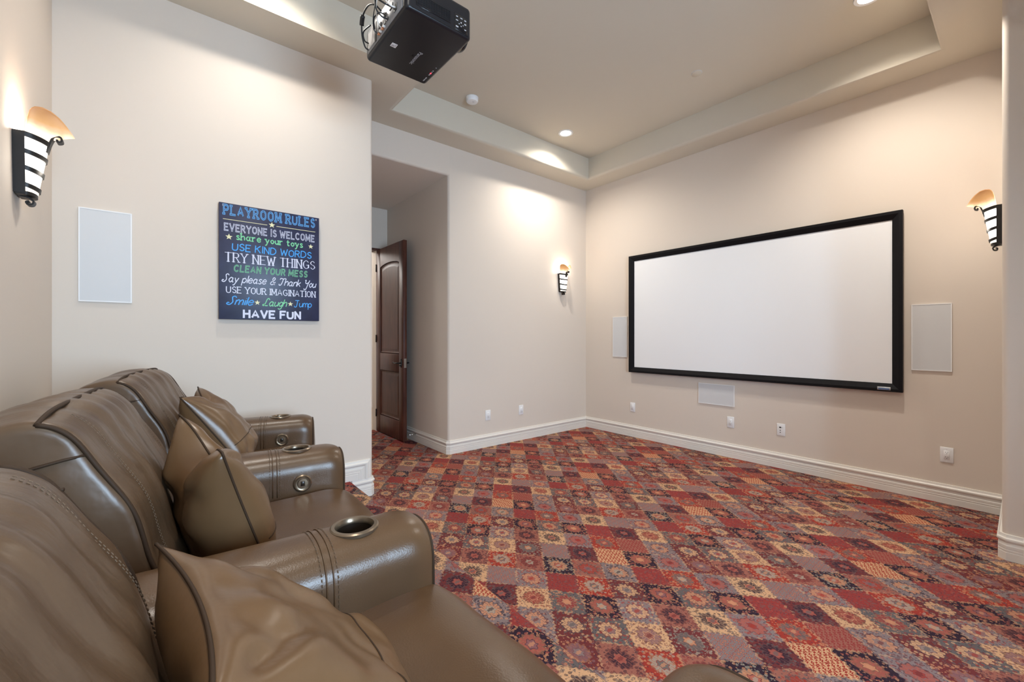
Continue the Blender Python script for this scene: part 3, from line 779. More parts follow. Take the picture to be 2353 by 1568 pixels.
# +X side: air intake grille, control panel
xs_ = PW / 2
gr = box('intake_frame', xs_ - 0.004, xs_ + 0.002, -0.125, 0.055, 0.028, 0.088, M['blackgloss'], pj, 0.001, 1)
for i in range(9): box('slat', xs_ + 0.0015, xs_ + 0.0035, -0.122, 0.052, 0.031 + i * 0.0062, 0.0345 + i * 0.0062, M['black'], gr)
for i in range(14): box('rib', xs_ + 0.001, xs_ + 0.0030, -0.120 + i * 0.0131, -0.1188 + i * 0.0131, 0.030, 0.086, M['black'], gr)
cp = box('control_panel', xs_ - 0.004, xs_ + 0.0015, 0.074, 0.148, 0.014, 0.092, M['blackgloss'], pj, 0.001, 1)
for (y, z, w, h) in ((0.088, 0.078, 0.010, 0.004), (0.112, 0.078, 0.012, 0.004), (0.134, 0.076, 0.010, 0.005), (0.088, 0.060, 0.012, 0.004), (0.111, 0.057, 0.006, 0.006), (0.100, 0.048, 0.004, 0.004), (0.122, 0.048, 0.004, 0.004), (0.111, 0.040, 0.006, 0.004), (0.134, 0.058, 0.010, 0.006), (0.088, 0.030, 0.014, 0.006), (0.134, 0.032, 0.010, 0.004)):
    box('button', xs_ + 0.001, xs_ + 0.0028, y - w / 2, y + w / 2, z - h / 2, z + h / 2, M['logo'], cp)
box('trim_line', xs_ - 0.010, xs_ + 0.0012, -0.145, 0.150, 0.009, 0.0125, M['blackgloss'], pj)
# lens at the front (+Y), towards the right of the casing
ln = lathe('lens_barrel', [(0.062, 0.0), (0.062, 0.018), (0.056, 0.030), (0.044, 0.032), (0.040, 0.022)], M['blackgloss'], pj, 36, (0.128, PD / 2 - 0.008, 0.070), 'y')
lathe('lens_glass', [(0.041, 0.020), (0.030, 0.027), (0.0, 0.031)], M['lensglass'], ln, 32, (0.128, PD / 2 - 0.008, 0.070), 'y')
lathe('lens_ring', [(0.063, 0.006), (0.0645, 0.008), (0.063, 0.011)], M['cupmetal'], ln, 36, (0.128, PD / 2 - 0.008, 0.070), 'y')
box('front_vent', -0.17, -0.03, PD / 2 - 0.004, PD / 2 + 0.0015, 0.035, 0.115, M['blackgloss'], pj, 0.001, 1)
# top (now underside) printing
lg = text_mesh('maker_name', 'Panasonic', 0.030, M['logo'], pj, 0.0002)
lg.matrix_local = Matrix.Translation((-0.055, 0.022, -0.0006)) @ Matrix(((-1, 0, 0, 0), (0, 1, 0, 0), (0, 0, -1, 0), (0, 0, 0, 1)))
sk = box('sticker', -0.048, -0.018, -0.122, -0.094, -0.0008, 0.0003, M['white'], pj)
box('sticker_print', -0.044, -0.030, -0.118, -0.104, -0.0012, -0.0007, M['logo'], sk); box('sticker_print', -0.040, -0.022, -0.102, -0.098, -0.0012, -0.0007, M['logo'], sk)
box('latch_mark', -0.050, -0.036, -0.004, 0.006, -0.0008, 0.0003, M['blackgloss'], pj)
for x0, x1, m_ in ((-0.205, -0.185, 'logo'), (-0.180, -0.165, 'logo'), (-0.140, -0.126, 'logo'), (-0.122, -0.114, 'led'), (-0.108, -0.102, 'logo'), (-0.094, -0.088, 'logo'), (-0.060, -0.056, 'logo')):
    box('indicator', x0, x1, 0.140, 0.146, -0.0008, 0.0003, M[m_], pj)
# rear connector panel and cables
rp = box('connector_panel', -0.205, 0.205, -PD / 2 - 0.003, -PD / 2 + 0.004, 0.014, 0.128, M['silver'], pj, 0.002, 1)
box('vent_slot', -0.10, -0.085, -PD / 2 - 0.0045, -PD / 2 - 0.002, 0.02, 0.118, M['dark'], rp)
box('rating_label', -0.19, -0.11, -PD / 2 - 0.0042, -PD / 2 - 0.002, 0.03, 0.11, M['grille'], rp)
for x, z, w, h in ((0.02, 0.05, 0.02, 0.012), (0.05, 0.05, 0.02, 0.012), (0.09, 0.085, 0.035, 0.02), (0.02, 0.085, 0.03, 0.014), (0.14, 0.05, 0.03, 0.03), (-0.04, 0.07, 0.03, 0.02)):
    box('socket', x - w / 2, x + w / 2, -PD / 2 - 0.006, -PD / 2 - 0.002, z - h / 2, z + h / 2, M['dark'], rp)
for x, c_ in ((-0.045, 'cableo'), (-0.022, 'cablew'), (0.0, 'cableo'), (0.02, 'cablew')):
    lathe('rca_socket', [(0.006, 0), (0.006, 0.010), (0.003, 0.012)], M[c_], rp, 12, (x, -PD / 2 - 0.014, 0.03), 'y')
yb = -PD / 2
def cable(pts, r=0.0035, m_='cable', name='cable'): return tube(name, catmull([(x, yb + y, z) for x, y, z in pts], 8), r, M[m_], pj)
cable([(0.05, 0, 0.05), (0.05, -0.035, 0.05), (0.03, -0.055, 0.10), (0.02, -0.04, 0.20), (0.01, 0.05, 0.32), (0.0, 0.12, 0.45)])
cable([(0.09, 0, 0.085), (0.09, -0.04, 0.085), (0.05, -0.06, 0.13), (0.03, -0.04, 0.22), (0.01, 0.06, 0.34), (0.0, 0.13, 0.47)], 0.004)
cable([(0.02, 0, 0.085), (0.02, -0.03, 0.085), (-0.01, -0.045, 0.07), (-0.04, -0.03, 0.04)], 0.003)
cable([(-0.045, -0.012, 0.03), (-0.04, -0.035, 0.04), (0.0, -0.05, 0.09), (0.03, -0.03, 0.20), (0.01, 0.08, 0.36)], 0.0025, 'cable')
cable([(0.0, -0.012, 0.03), (0.01, -0.035, 0.045), (0.03, -0.05, 0.11), (0.03, -0.02, 0.22), (0.01, 0.09, 0.36)], 0.0025, 'cablew')
cable([(0.14, 0, 0.05), (0.14, -0.035, 0.05), (0.11, -0.06, 0.11), (0.06, -0.03, 0.22), (0.01, 0.10, 0.38)], 0.0035, 'cablew')
pc = cable([(-0.19, 0, 0.03), (-0.20, -0.018, 0.045), (-0.195, -0.036, 0.10), (-0.155, -0.048, 0.155), (-0.09, -0.045, 0.175), (-0.03, -0.035, 0.150), (-0.01, -0.01, 0.12)], 0.004, 'cable', 'power_lead')
pts = catmull([(-0.19, yb, 0.03), (-0.20, yb - 0.018, 0.045), (-0.195, yb - 0.036, 0.10), (-0.155, yb - 0.048, 0.155), (-0.09, yb - 0.045, 0.175), (-0.03, yb - 0.035, 0.150), (-0.01, yb - 0.01, 0.12)], 8)
tube('ferrite_bead', pts[20:26], 0.011, M['cable'], pc, 10)
cable([(-0.185, 0, 0.06), (-0.20, -0.02, 0.075), (-0.19, -0.03, 0.11), (-0.14, -0.012, 0.125)], 0.0035, 'cable', 'loop_cable')
mt = empty('projector_mount', (-1.965, 0.99, ZT)); tag(mt, 'steel ceiling pole mount that carries the black projector', 'projector mount')
lathe('ceiling_plate', [(0.075, 0.0), (0.075, -0.010), (0.03, -0.02), (0.0, -0.02)], M['steel'], mt, 32)
lathe('pole', [(0.020, -0.02), (0.020, -0.64)], M['steel'], mt, 24)
box('bracket', -0.09, 0.09, -0.05, 0.05, -0.70, -0.64, M['dark'], mt, 0.005, 2)
for a in (-1, 1):
    for b_ in (-1, 1): tube('bracket_arm', [(a * 0.08, b_ * 0.04, -0.69), (a * 0.15, b_ * 0.10, -0.733), (a * 0.15, b_ * 0.10, -0.7395)], 0.007, M['dark'], mt)

# ------------------------------------------------------------------ playroom sign
GL = {
 'A': '0,0 .42,1 .84,0;.14,.34 .70,.34', 'C': '~.80,.80 .45,1 .06,.74 .06,.26 .45,0 .80,.2', 'D': '0,0 0,1;~0,1 .45,.98 .78,.70 .78,.30 .45,.02 0,0',
 'E': '0,0 0,1;0,1 .66,1;0,.52 .52,.52;0,0 .66,0', 'F': '0,0 0,1;0,1 .66,1;0,.52 .52,.52', 'G': '~.80,.80 .45,1 .06,.74 .06,.26 .45,0 .80,.2;.80,.16 .80,.45;.80,.45 .5,.45',
 'H': '0,0 0,1;.72,0 .72,1;0,.52 .72,.52', 'I': '.1,0 .1,1', 'J': '~.5,1 .5,.25 .3,0 .05,.12', 'K': '0,0 0,1;.70,1 0,.42;.24,.6 .74,0', 'L': '0,0 0,1;0,0 .62,0',
 'M': '0,0 .04,1;.04,1 .46,.2;.46,.2 .88,1;.88,1 .92,0', 'N': '0,0 0,1;0,1 .72,0;.72,0 .72,1', 'O': '~.42,1 .08,.80 .04,.5 .08,.20 .42,0 .76,.20 .80,.5 .76,.80 .42,1',
 'P': '0,0 0,1;~0,1 .5,.98 .66,.74 .5,.48 0,.46', 'R': '0,0 0,1;~0,1 .5,.98 .66,.76 .5,.52 0,.50;.34,.5 .72,0', 'S': '~.66,.82 .38,1 .08,.82 .14,.60 .58,.42 .66,.18 .36,0 .04,.18',
 'T': '.38,0 .38,1;0,1 .76,1', 'U': '~0,1 0,.3 .14,.05 .37,0 .60,.05 .74,.3 .74,1', 'V': '0,1 .40,0;.40,0 .80,1', 'W': '0,1 .26,0;.26,0 .54,.8;.54,.8 .82,0;.82,0 1.08,1',
 'Y': '0,1 .40,.48;.80,1 .40,.48;.40,.48 .40,0', '&': '~.75,.0 .30,.62 .28,.90 .45,1 .60,.86 .52,.66 .12,.34 .10,.10 .32,0 .58,.14 .74,.42',
 'a': '~.50,.48 .28,.62 .04,.32 .26,0 .50,.2;.52,.6 .52,.1;~.52,.12 .60,0 .70,.08', 'e': '~.06,.32 .54,.36 .46,.58 .26,.62 .04,.32 .26,0 .60,.14', 'g': '~.50,.48 .28,.62 .04,.32 .26,.02 .50,.2;~.52,.6 .52,-.2 .32,-.38 .06,-.28',
 'h': '0,0 0,1;~0,.38 .28,.62 .48,.48 .50,.0', 'i': '.1,0 .1,.6;.1,.8 .1,.84', 'k': '0,0 0,1;.46,.6 0,.26;.16,.36 .50,0', 'l': '.08,0 .08,1', 'm': '0,0 0,.6;~0,.4 .20,.62 .36,.48 .38,0;~.38,.4 .58,.62 .74,.48 .76,0',
 'n': '0,0 0,.6;~0,.38 .28,.62 .48,.48 .50,0', 'o': '~.28,.62 .04,.32 .28,0 .52,.32 .28,.62', 'p': '0,-.38 0,.6;~0,.46 .28,.62 .52,.32 .28,0 0,.16', 'r': '0,0 0,.6;~0,.36 .18,.58 .42,.60',
 's': '~.44,.52 .24,.62 .06,.48 .40,.20 .40,.06 .20,0 .02,.1', 't': '~.14,.9 .14,.14 .24,0 .40,.06;0,.6 .36,.6', 'u': '~0,.6 0,.2 .18,0 .46,.2;.48,.6 .48,0', 'y': '0,.6 .26,.04;~.52,.6 .22,-.1 .08,-.36 -.08,-.34'}
SCRIPT = {'S': '~.72,.86 .52,1.04 .30,.92 .40,.62 .50,.30 .28,0 -.02,.08 .04,.26 .20,.20', 'L': '~.74,.84 .56,1.04 .36,.90 .30,.4 .14,.04 .0,.10 .10,.22 .40,.04 .72,.06', 'J': '.06,.98 .70,1.0;~.44,1 .40,.4 .30,.02 .06,-.02 .0,.16',
          'T': '~.0,.80 .12,.98 .50,.92 .80,1.02;~.50,.93 .44,.4 .30,.04 .08,.02 .04,.2', 'Y': '~.0,.92 .16,1.0 .16,.64 .34,.5 .62,.66;~.74,1.0 .60,.4 .44,-.3 .18,-.38 .14,-.2'}
def glyph(ch, script):
    src = (SCRIPT.get(ch) if script else None) or GL[ch]; out = []
    for s in src.split(';'):
        sm = s.startswith('~'); pts = [tuple(float(v) for v in p.split(',')) for p in s.lstrip('~').split()]
        if sm: pts = [(v.x, v.y) for v in catmull([(p[0], p[1], 0) for p in pts], 5)]
        out.append((pts, sm))
    w = max(p[0] for pts, _ in out for p in pts)
    return out, w
def ribbon(vs, fs, pts, w, z, xf, taper=None):
    N = len(pts); base = len(vs)
    for i, (x, y) in enumerate(pts):
        a = pts[max(0, i - 1)]; b = pts[min(N - 1, i + 1)]
        dx_, dy_ = b[0] - a[0], b[1] - a[1]; l = math.hypot(dx_, dy_) or 1
        ww = w
        if taper: ww = w * (1 - taper * abs(dx_) / l)   # thin horizontals
        nx, ny = -dy_ / l * ww / 2, dx_ / l * ww / 2
        vs.append(xf(x + nx, y + ny, z)); vs.append(xf(x - nx, y - ny, z))
    for i in range(N - 1): fs.append((base + 2 * i, base + 2 * i + 1, base + 2 * i + 3, base + 2 * i + 2))
def lettering(name, text, x0, x1, yb0, hgt, mname, parent, sw=0.12, slab=0.0, slant=0.0, inline=0.0, script=False, taper=None, wave=0.0, gap=0.2, shadow=False):
    """x0..x1 along the sign (metres), yb0 baseline, hgt cap height"""
    segs = []; cx = 0.0
    for i, ch in enumerate(text):
        if ch == ' ': cx += 0.50; continue
        g, w = glyph(ch, script)
        off = (wave * math.sin(i * 1.7)) if wave else 0
        for pts, smf in g:
            P = [(cx + px + slant * py, py + off) for px, py in pts]
            segs.append((P, smf))
            if slab:
                for (px, py) in ((pts[0]), (pts[-1])):
                    if not smf and (abs(py) < 0.02 or abs(py - 1) < 0.02 or abs(py - 0.6) < 0.02) and not (abs(pts[0][1] - pts[-1][1]) < 0.02):
                        segs.append(([(cx + px - slab, py), (cx + px + slab, py)], False))
        cx += w + (0.10 if script else gap)
    total = cx - (0.10 if script else gap)
    kx = (x1 - x0) / total
    xf = lambda x, y, z: (-(x0 + x * kx), z, yb0 + y * hgt)
    def build(nm, w, z, m, par, dx_=0.0, dz_=0.0, caps=True):
        vs = []; fs = []
        for P, smf in segs:
            a = [(p[0] + dx_, p[1] + dz_) for p in P]
            if not smf and len(a) == 2 and not script:      # square off the ends a little
                l = math.hypot(a[1][0] - a[0][0], a[1][1] - a[0][1]) or 1; ex = (a[1][0] - a[0][0]) / l * w * 0.35, (a[1][1] - a[0][1]) / l * w * 0.35
                a = [(a[0][0] - ex[0], a[0][1] - ex[1]), (a[1][0] + ex[0], a[1][1] + ex[1])]
            ribbon(vs, fs, a, w, z + 0.00002 * (len(fs) % 7), xf, taper)
        o_ = raw(nm, vs, fs, m, par); o_['kind'] = 'stuff'; return o_
    o = build(name, sw, 0.0008, M[mname], parent)
    if inline: build('letter_inline', sw * inline, 0.0012, M['pnavy'], o)
    return o
def star(parent, x, y, r):
    vs = []
    for i in range(10):
        t = PI / 2 + i * PI / 5; q = r if i % 2 == 0 else r * 0.42
        vs.append((-x + q * math.cos(t), 0.0011, y + q * math.sin(t)))
    vs.append((-x, 0.0013, y))
    raw('star', vs, [(i, (i + 1) % 10, 10) for i in range(10)], M['pyellow'], parent)
sg = empty('canvas_sign')
SGW, SGH, SGD = 0.610, 0.759, 0.034
sg.matrix_world = wall_frame((XP + SGD, 0.273, 1.390), (1, 0, 0))
tag(sg, 'navy canvas sign with colourful playroom rules lettering on the left wall', 'sign')
box('canvas', -SGW, 0, -SGD, 0.0, 0, SGH, M['canvas'], sg, 0.0015, 2)
Z0 = 1.390
lettering('lettering', 'PLAYROOM RULES', 0.026, 0.577, 2.077 - Z0, 0.057, 'pblue', sg, sw=0.24, slab=0.14, inline=0.30, gap=0.46)
box('rule_line', -0.583, -0.330, 0.0004, 0.0010, 2.041 - Z0, 2.0445 - Z0, M['pyellow'], sg)
box('rule_line', -0.274, -0.021, 0.0004, 0.0010, 2.041 - Z0, 2.0445 - Z0, M['pyellow'], sg)
star(sg, 0.302, 2.047 - Z0, 0.021)
lettering('lettering', 'EVERYONE IS WELCOME', 0.030, 0.575, 1.971 - Z0, 0.043, 'pwhite', sg, sw=0.23, inline=0.32, slab=0.05, wave=0.03, gap=0.40)
star(sg, 0.054, 1.929 - Z0, 0.021); star(sg, 0.552, 1.932 - Z0, 0.018)
lettering('lettering', 'share your toys', 0.095, 0.497, 1.918 - Z0, 0.042, 'pgreen', sg, sw=0.165, slab=0.11, gap=0.24)
lettering('lettering', 'USE KIND WORDS', 0.072, 0.554, 1.845 - Z0, 0.044, 'pblue2', sg, sw=0.15, slant=0.06, wave=0.04, gap=0.26)
lettering('lettering', 'TRY NEW THINGS', 0.034, 0.578, 1.768 - Z0, 0.058, 'pwhite', sg, sw=0.19, slab=0.14, taper=0.7, gap=0.30)
lettering('lettering', 'CLEAN YOUR MESS', 0.082, 0.526, 1.707 - Z0, 0.040, 'pgreen', sg, sw=0.24, inline=0.35, slant=0.12, gap=0.40)
lettering('lettering', 'Say please & Thank You', 0.016, 0.582, 1.634 - Z0, 0.050, 'pwhite', sg, sw=0.12, slant=0.30, script=True)
lettering('lettering', 'USE YOUR IMAGINATION', 0.040, 0.582, 1.564 - Z0, 0.040, 'pwhite', sg, sw=0.18, slab=0.13, taper=0.35, gap=0.28)
lettering('lettering', 'Smile', 0.041, 0.186, 1.486 - Z0, 0.054, 'pblue2', sg, sw=0.115, slant=0.35, script=True)
star(sg, 0.215, 1.506 - Z0, 0.018)
lettering('lettering', 'Laugh', 0.245, 0.389, 1.486 - Z0, 0.050, 'pgreen', sg, sw=0.125, slant=0.35, script=True)
star(sg, 0.418, 1.506 - Z0, 0.018)
lettering('lettering', 'Jump', 0.443, 0.556, 1.488 - Z0, 0.046, 'pblue2', sg, sw=0.115, slant=0.10, script=True)
lettering('lettering', 'HAVE FUN', 0.137, 0.481, 1.404 - Z0, 0.047, 'pwhite', sg, sw=0.27, gap=0.34)
for x, z in ((0.022, SGH - 0.016), (SGW - 0.022, SGH - 0.016)): box('corner_nail', -x - 0.003, -x + 0.003, 0, 0.001, z - 0.006, z + 0.006, M['logo'], sg)

# ------------------------------------------------------------------ leather reclining sofa, three seats with shared arms on a slight curve
ROOT = Vector((-1.60, 0.25, PLAT))
sofa = empty('reclining_sofa', ROOT)
tag(sofa, 'brown leather three seat reclining theatre sofa with cup holder arms', 'sofa')
def unit(x, y, deg): return Matrix.Translation(-ROOT) @ Matrix.Translation((x, y, 0)) @ Matrix.Rotation(-math.radians(deg), 4, 'Z')
ARMS = [(-0.258, 0.500, -5.0), (-1.118, 0.385, 1.0), (-2.060, 0.454, 7.0), (-2.957, 0.560, 13.0)]
ZA = 0.778
AYF, AYR = 0.195, -0.62
def arm_half(y): return 0.108 + 0.028 * max(0.0, min(1.0, (0.05 - y) / 0.6))
def arm_top(y): return ZA + 0.012 * max(0.0, (0.0 - y)) * 1.0
def arm_section(y, inset=0.0, n=56):
    hw = arm_half(y) - inset; zt = arm_top(y) - inset; out = []
    zb = PLAT + 0.03
    cr = 0.105                                        # height of the rounded crown
    out.append((-hw, zb)); 
    for k_ in range(1, 8): out.append((-hw * (1.0 + 0.03 * math.sin(PI * k_ / 8)), zb + (zt - cr - zb) * k_ / 8))
    for k_ in range(n + 1):
        t = PI - PI * k_ / n; c_, s_ = math.cos(t), math.sin(t)
        out.append((hw * math.copysign(abs(c_) ** 0.80, c_), zt - cr + cr * abs(s_) ** 0.80))
    for k_ in range(7, 0, -1): out.append((hw * (1.0 + 0.03 * math.sin(PI * k_ / 8)), zb + (zt - cr - zb) * k_ / 8))
    out.append((hw, zb))
    return out
def loft(rings, closed=True, cap=True):
    vs = [v for r in rings for v in r]; k_ = len(rings[0]); fs = []
    for i in range(len(rings) - 1):
        for j in range(k_ if closed else k_ - 1):
            l = (j + 1) % k_; fs.append((i * k_ + j, i * k_ + l, (i + 1) * k_ + l, (i + 1) * k_ + j))
    if cap: fs.append(tuple(range(k_))[::-1]); fs.append(tuple((len(rings) - 1) * k_ + j for j in range(k_)))
    return vs, fs
def mesh_of(vs, fs):
    me = bpy.data.meshes.new('m'); me.from_pydata([tuple(v) for v in vs], [], fs)
    b = bmesh.new(); b.from_mesh(me); bmesh.ops.remove_doubles(b, verts=b.verts, dist=1e-6); bmesh.ops.recalc_face_normals(b, faces=b.faces); b.to_mesh(me); b.free()
    return me
def dashes(paths, r, ln, gap):
    """short raised stitches along polylines, one mesh"""
    vs = []; fs = []
    for P in paths:
        acc = 0.0; i = 0; P = [Vector(p) for p in P]
        L_ = [0.0]
        for a, b in zip(P[:-1], P[1:]): L_.append(L_[-1] + (b - a).length)
        def at(s):
            s = min(max(s, 0), L_[-1])
            for q in range(len(P) - 1):
                if L_[q + 1] >= s: return P[q].lerp(P[q + 1], (s - L_[q]) / max(1e-9, L_[q + 1] - L_[q]))
            return P[-1]
        s = 0.0
        while s + ln < L_[-1]:
            v, f = tube_data([at(s), at(s + ln)], r, 4, False, len(vs)); vs += v; fs += f; s += ln + gap
    return vs, fs
def noisy(me, amp, sc, mul=(1, 1, 1), seed=0.0):
    for v in me.vertices:
        n_ = v.normal; q = Vector((v.co.x * mul[0] * sc + seed, v.co.y * mul[1] * sc, v.co.z * mul[2] * sc))
        v.co += n_ * amp * (noise.noise(q) + 0.5 * noise.noise(q * 2.1))

for ai, (ax, ay, deg) in enumerate(ARMS):
    U = unit(ax, ay, deg)
    rings = []
    ysn = [AYR + (-0.07 - AYR) * i / 16 for i in range(16)] + [-0.07 + 0.14 * i / 30 for i in range(31)] + [0.09, 0.105]
    for y in ysn: rings.append([(x, y, z) for x, z in arm_section(y)])
    for i in range(1, 13):
        t = i / 12 * PI / 2
        rings.append([(x, AYF - 0.085 + 0.08 * math.sin(t), z - 0.012 * (1 - math.cos(t)) * (1 if z > 0.5 else 0)) for x, z in arm_section(AYF - 0.08, 0.034 * (1 - math.cos(t)))])
    rings.append([(x * 0.5, AYF + 0.001, 0.46 + (z - 0.46) * 0.5) for x, z in arm_section(AYF - 0.08, 0.034)])
    vs, fs = loft(rings); me = mesh_of(vs, fs)
    arm = link('arm', me, M['leather'])
    # cup well: open the crown under the ring
    b_ = bmesh.new(); b_.from_mesh(me)
    kill = [f for f in b_.faces if f.calc_center_median().z > 0.70 and math.hypot(f.calc_center_median().x, f.calc_center_median().y) < 0.0525]
    bmesh.ops.delete(b_, geom=kill, context='FACES'); b_.to_mesh(me); b_.free(); nm = me
    nm.transform(U); arm.parent = sofa; smooth_angle(arm, 50)
    def sub(o, par=None): o.data.transform(U); o.parent = par or sofa; return o
    cup = sub(lathe('cup_holder', [(0.047, ZA - 0.018), (0.060, ZA - 0.006), (0.0605, ZA + 0.001), (0.057, ZA + 0.004), (0.049, ZA + 0.004), (0.0445, ZA - 0.004), (0.0445, ZA - 0.010)], M['cupmetal'], None, 40, caps=False), arm)
    sub(lathe('cup_well', [(0.0450, ZA - 0.006), (0.0435, ZA - 0.05), (0.041, ZA - 0.068), (0.0, ZA - 0.070)], M['cupdark'], None, 36, caps=False), cup)
    # double seam behind the cup holder
    for yy in (-0.098, -0.082):
        sec = arm_section(yy, -0.0012)[7:-7]
        sub(tube('seam', [(x, yy, z) for x, z in sec], 0.0018, M['leather'], None, 6), arm)
    vs, fs = dashes([[(x, yy, z) for x, z in arm_section(yy, -0.0016)[4:-4]] for yy in (-0.108, -0.072)], 0.0012, 0.006, 0.005)
    st_ = sub(raw('stitching', vs, fs, M['stitch']), arm); st_['kind'] = 'stuff'
    # welt around the front
    sec = arm_section(AYF - 0.04, 0.001)
    sub(tube('welt', [(x, AYF - 0.013, z - 0.007 * (1 if z > 0.5 else 0)) for x, z in arm_section(AYF - 0.08, 0.018)], 0.0042, M['welt'], None, 6), arm)
    if ai >= 2:
        xx = arm_half(0.01) * 1.03
        bt = sub(lathe('recline_button', [(0.036, -0.004), (0.036, 0.003), (0.031, 0.007), (0.027, 0.004), (0.021, 0.004), (0.019, 0.009), (0.0, 0.010)], M['cupmetal'], None, 32, (xx, 0.012, 0.655), 'x'), arm)
        sub(box('button_face', xx + 0.008, xx + 0.0115, 0.004, 0.020, 0.645, 0.665, M['cupdark'], None, 0.001, 1), bt)

def profile_loft(prof, hw, er, nx=28, closed=True, crown=0.0, panel=None):
    """extrude a closed (y, z) profile across the seat width, rounding the side edges by er"""
    P = [Vector((p[0], p[1], 0)) for p in prof]; N = len(P)
    area = sum(P[i - 1].x * P[i].y - P[i].x * P[i - 1].y for i in range(N)); sgn = 1 if area > 0 else -1
    nr = []
    for i in range(N):
        d = (P[(i + 1) % N] - P[i - 1]).normalized(); nr.append(Vector((d.y, -d.x, 0)) * sgn)   # outward
    def ring(x, ins): return [(x, (P[i] - nr[i] * ins).x, (P[i] - nr[i] * ins).y) for i in range(N)]
    rings = []; xs_l = []
    for i in range(9):
        t = i / 8 * PI / 2; xs_l.append((-hw + er * (1 - math.sin(t)), er * (1 - math.cos(t))))
    e0 = [( -hw + er * (1 - math.cos(t)), er * (1 - math.sin(t))) for t in [i / 8 * PI / 2 for i in range(9)]]
    mids = [(-hw + er + (2 * hw - 2 * er) * i / nx, -crown * (1 - (2 * i / nx - 1) ** 2)) for i in range(1, nx)]
    allx = e0 + mids + [(-x, ins) for x, ins in e0[::-1]]
    for x, ins in allx: rings.append(ring(x, ins))
    if panel:
        cy_, cz_ = panel
        def shrink(rg, sx_):
            return [[(x + sx_ * 0.014 * (1 - f ** 2), cy_ + (y - cy_) * f, cz_ + (z - cz_) * f) for x, y, z in rg] for f in (0.86, 0.72, 0.58, 0.44, 0.3, 0.15)]
        rings = shrink(rings[0], -1)[::-1] + rings + shrink(rings[-1], 1)
    return rings
SEATS = [(-0.700, 0.410, -2.0), (-1.589, 0.420, 4.0), (-2.510, 0.507, 10.0)]
SHW = 0.345
back_prof = [(-.78, .25), (-.81, .60), (-.815, .83), (-.80, .95), (-.755, 1.035), (-.69, 1.085), (-.61, 1.100), (-.550, 1.070), (-.500, .985), (-.445, .88), (-.415, .76), (-.37, .64), (-.33, .55), (-.36, .40), (-.45, .25)]
seat_prof = [(-.46, .30), (-.46, .52), (-.40, .585), (-.25, .605), (-.05, .617), (.09, .620), (.175, .598), (.215, .540), (.220, .42), (.21, .27), (.15, .20), (-.2, .20)]
BPC0 = [(v.x, v.y) for v in catmull([(a, b, 0) for a, b in back_prof], 7, True)]
SPC = [(v.x, v.y) for v in catmull([(a, b, 0) for a, b in seat_prof], 6, True)]
def section_path(prof, x, i0, i1, off):
    """polyline on the profile surface at width x between profile indices"""
    P = [Vector((p[0], p[1], 0)) for p in prof]; N = len(P)
    area = sum(P[i - 1].x * P[i].y - P[i].x * P[i - 1].y for i in range(N)); sgn = 1 if area > 0 else -1
    out = []
    for i in range(i0, i1 + 1):
        d = (P[(i + 1) % N] - P[i - 1]).normalized(); n_ = Vector((d.y, -d.x, 0)) * sgn; q = P[i % N] + n_ * off
        out.append((x, q.x, q.y))
    return out
for si, (sx, sy, deg) in enumerate(SEATS):
    U = unit(sx, sy, deg)
    def sub(o, par=None): o.data.transform(U); o.parent = par or sofa; return o
    vs, fs = loft(profile_loft(SPC, SHW, 0.035, crown=0.012)); me = mesh_of(vs, fs); noisy(me, 0.004, 5, seed=si * 9.0)
    seat = sub(link('seat', me, M['leather'], None, True))
    sub(tube('front_seam', [(x, 0.2205, 0.44) for x in (-SHW + 0.03, 0, SHW - 0.03)], 0.003, M['welt'], None, 6), seat)
    BPC = [(y, z - (0.022 * max(0.0, (z - 0.6) / 0.5) if si == 0 else 0.0)) for y, z in BPC0]
    rings = profile_loft(BPC, SHW, 0.026, nx=44, crown=0.016, panel=(-0.60, 0.68)); vs, fs = loft(rings); me = mesh_of(vs, fs)
    # pulled folds running down from the crest over the front panel
    for v in me.vertices:
        x, y, z = v.co
        if z > 0.62 and y > -0.80:
            k1 = max(0.0, min(1.0, (z - 0.62) / 0.3))
            f_ = 0.0050 * math.sin(x * 62 + 3.0 * noise.noise(Vector((x * 5, z * 3, si * 7.0))) + 2.0 * z) * k1 * max(0, 1 - abs(x) / 0.36)
            v.co += v.normal * f_
    noisy(me, 0.008, 6, (1, 1, 1), seed=si * 5.0)
    back = sub(link('backrest', me, M['leather_back'], None, True))
    # crest seam from side to side
    i_c = 7 * 7 - 5
    crest = []
    for i in range(29):
        x = (SHW - 0.006) * (2 * i / 28 - 1); p_ = section_path(BPC, x, i_c - 1, i_c - 1, -0.006 + 0.021 * (1 - (abs(x) / (SHW - 0.006)) ** 6))[0]
        crest.append(p_)
    sub(tube('crest_welt', crest, 0.0050, M['welt'], None, 6), back)
    for s in (-1, 1):
        sub(tube('side_seam', [(s * (SHW - 0.006), -0.528, 1.020), (s * (SHW + 0.004), -0.56, 1.016), (s * (SHW + 0.009), -0.64, 0.998), (s * (SHW + 0.008), -0.735, 0.960), (s * (SHW - 0.004), -0.79, 0.93)], 0.0035, M['welt'], None, 6), back)
    # side welts of the front panel
    for s in (-1, 1):
        p_ = section_path(BPC, s * (SHW - 0.006), i_c - 1, 7 * 12, -0.006)
        sub(tube('side_welt', p_, 0.0052, M['welt'], None, 6), back)
    paths = []
    for x in (-0.245, -0.232, 0.232, 0.245): paths.append(section_path(BPC, x, i_c + 2, 7 * 11, 0.0085))
    vs, fs = dashes(paths, 0.0008, 0.005, 0.004)
    st_ = sub(raw('stitching', vs, fs, M['stitch']), back); st_['kind'] = 'stuff'

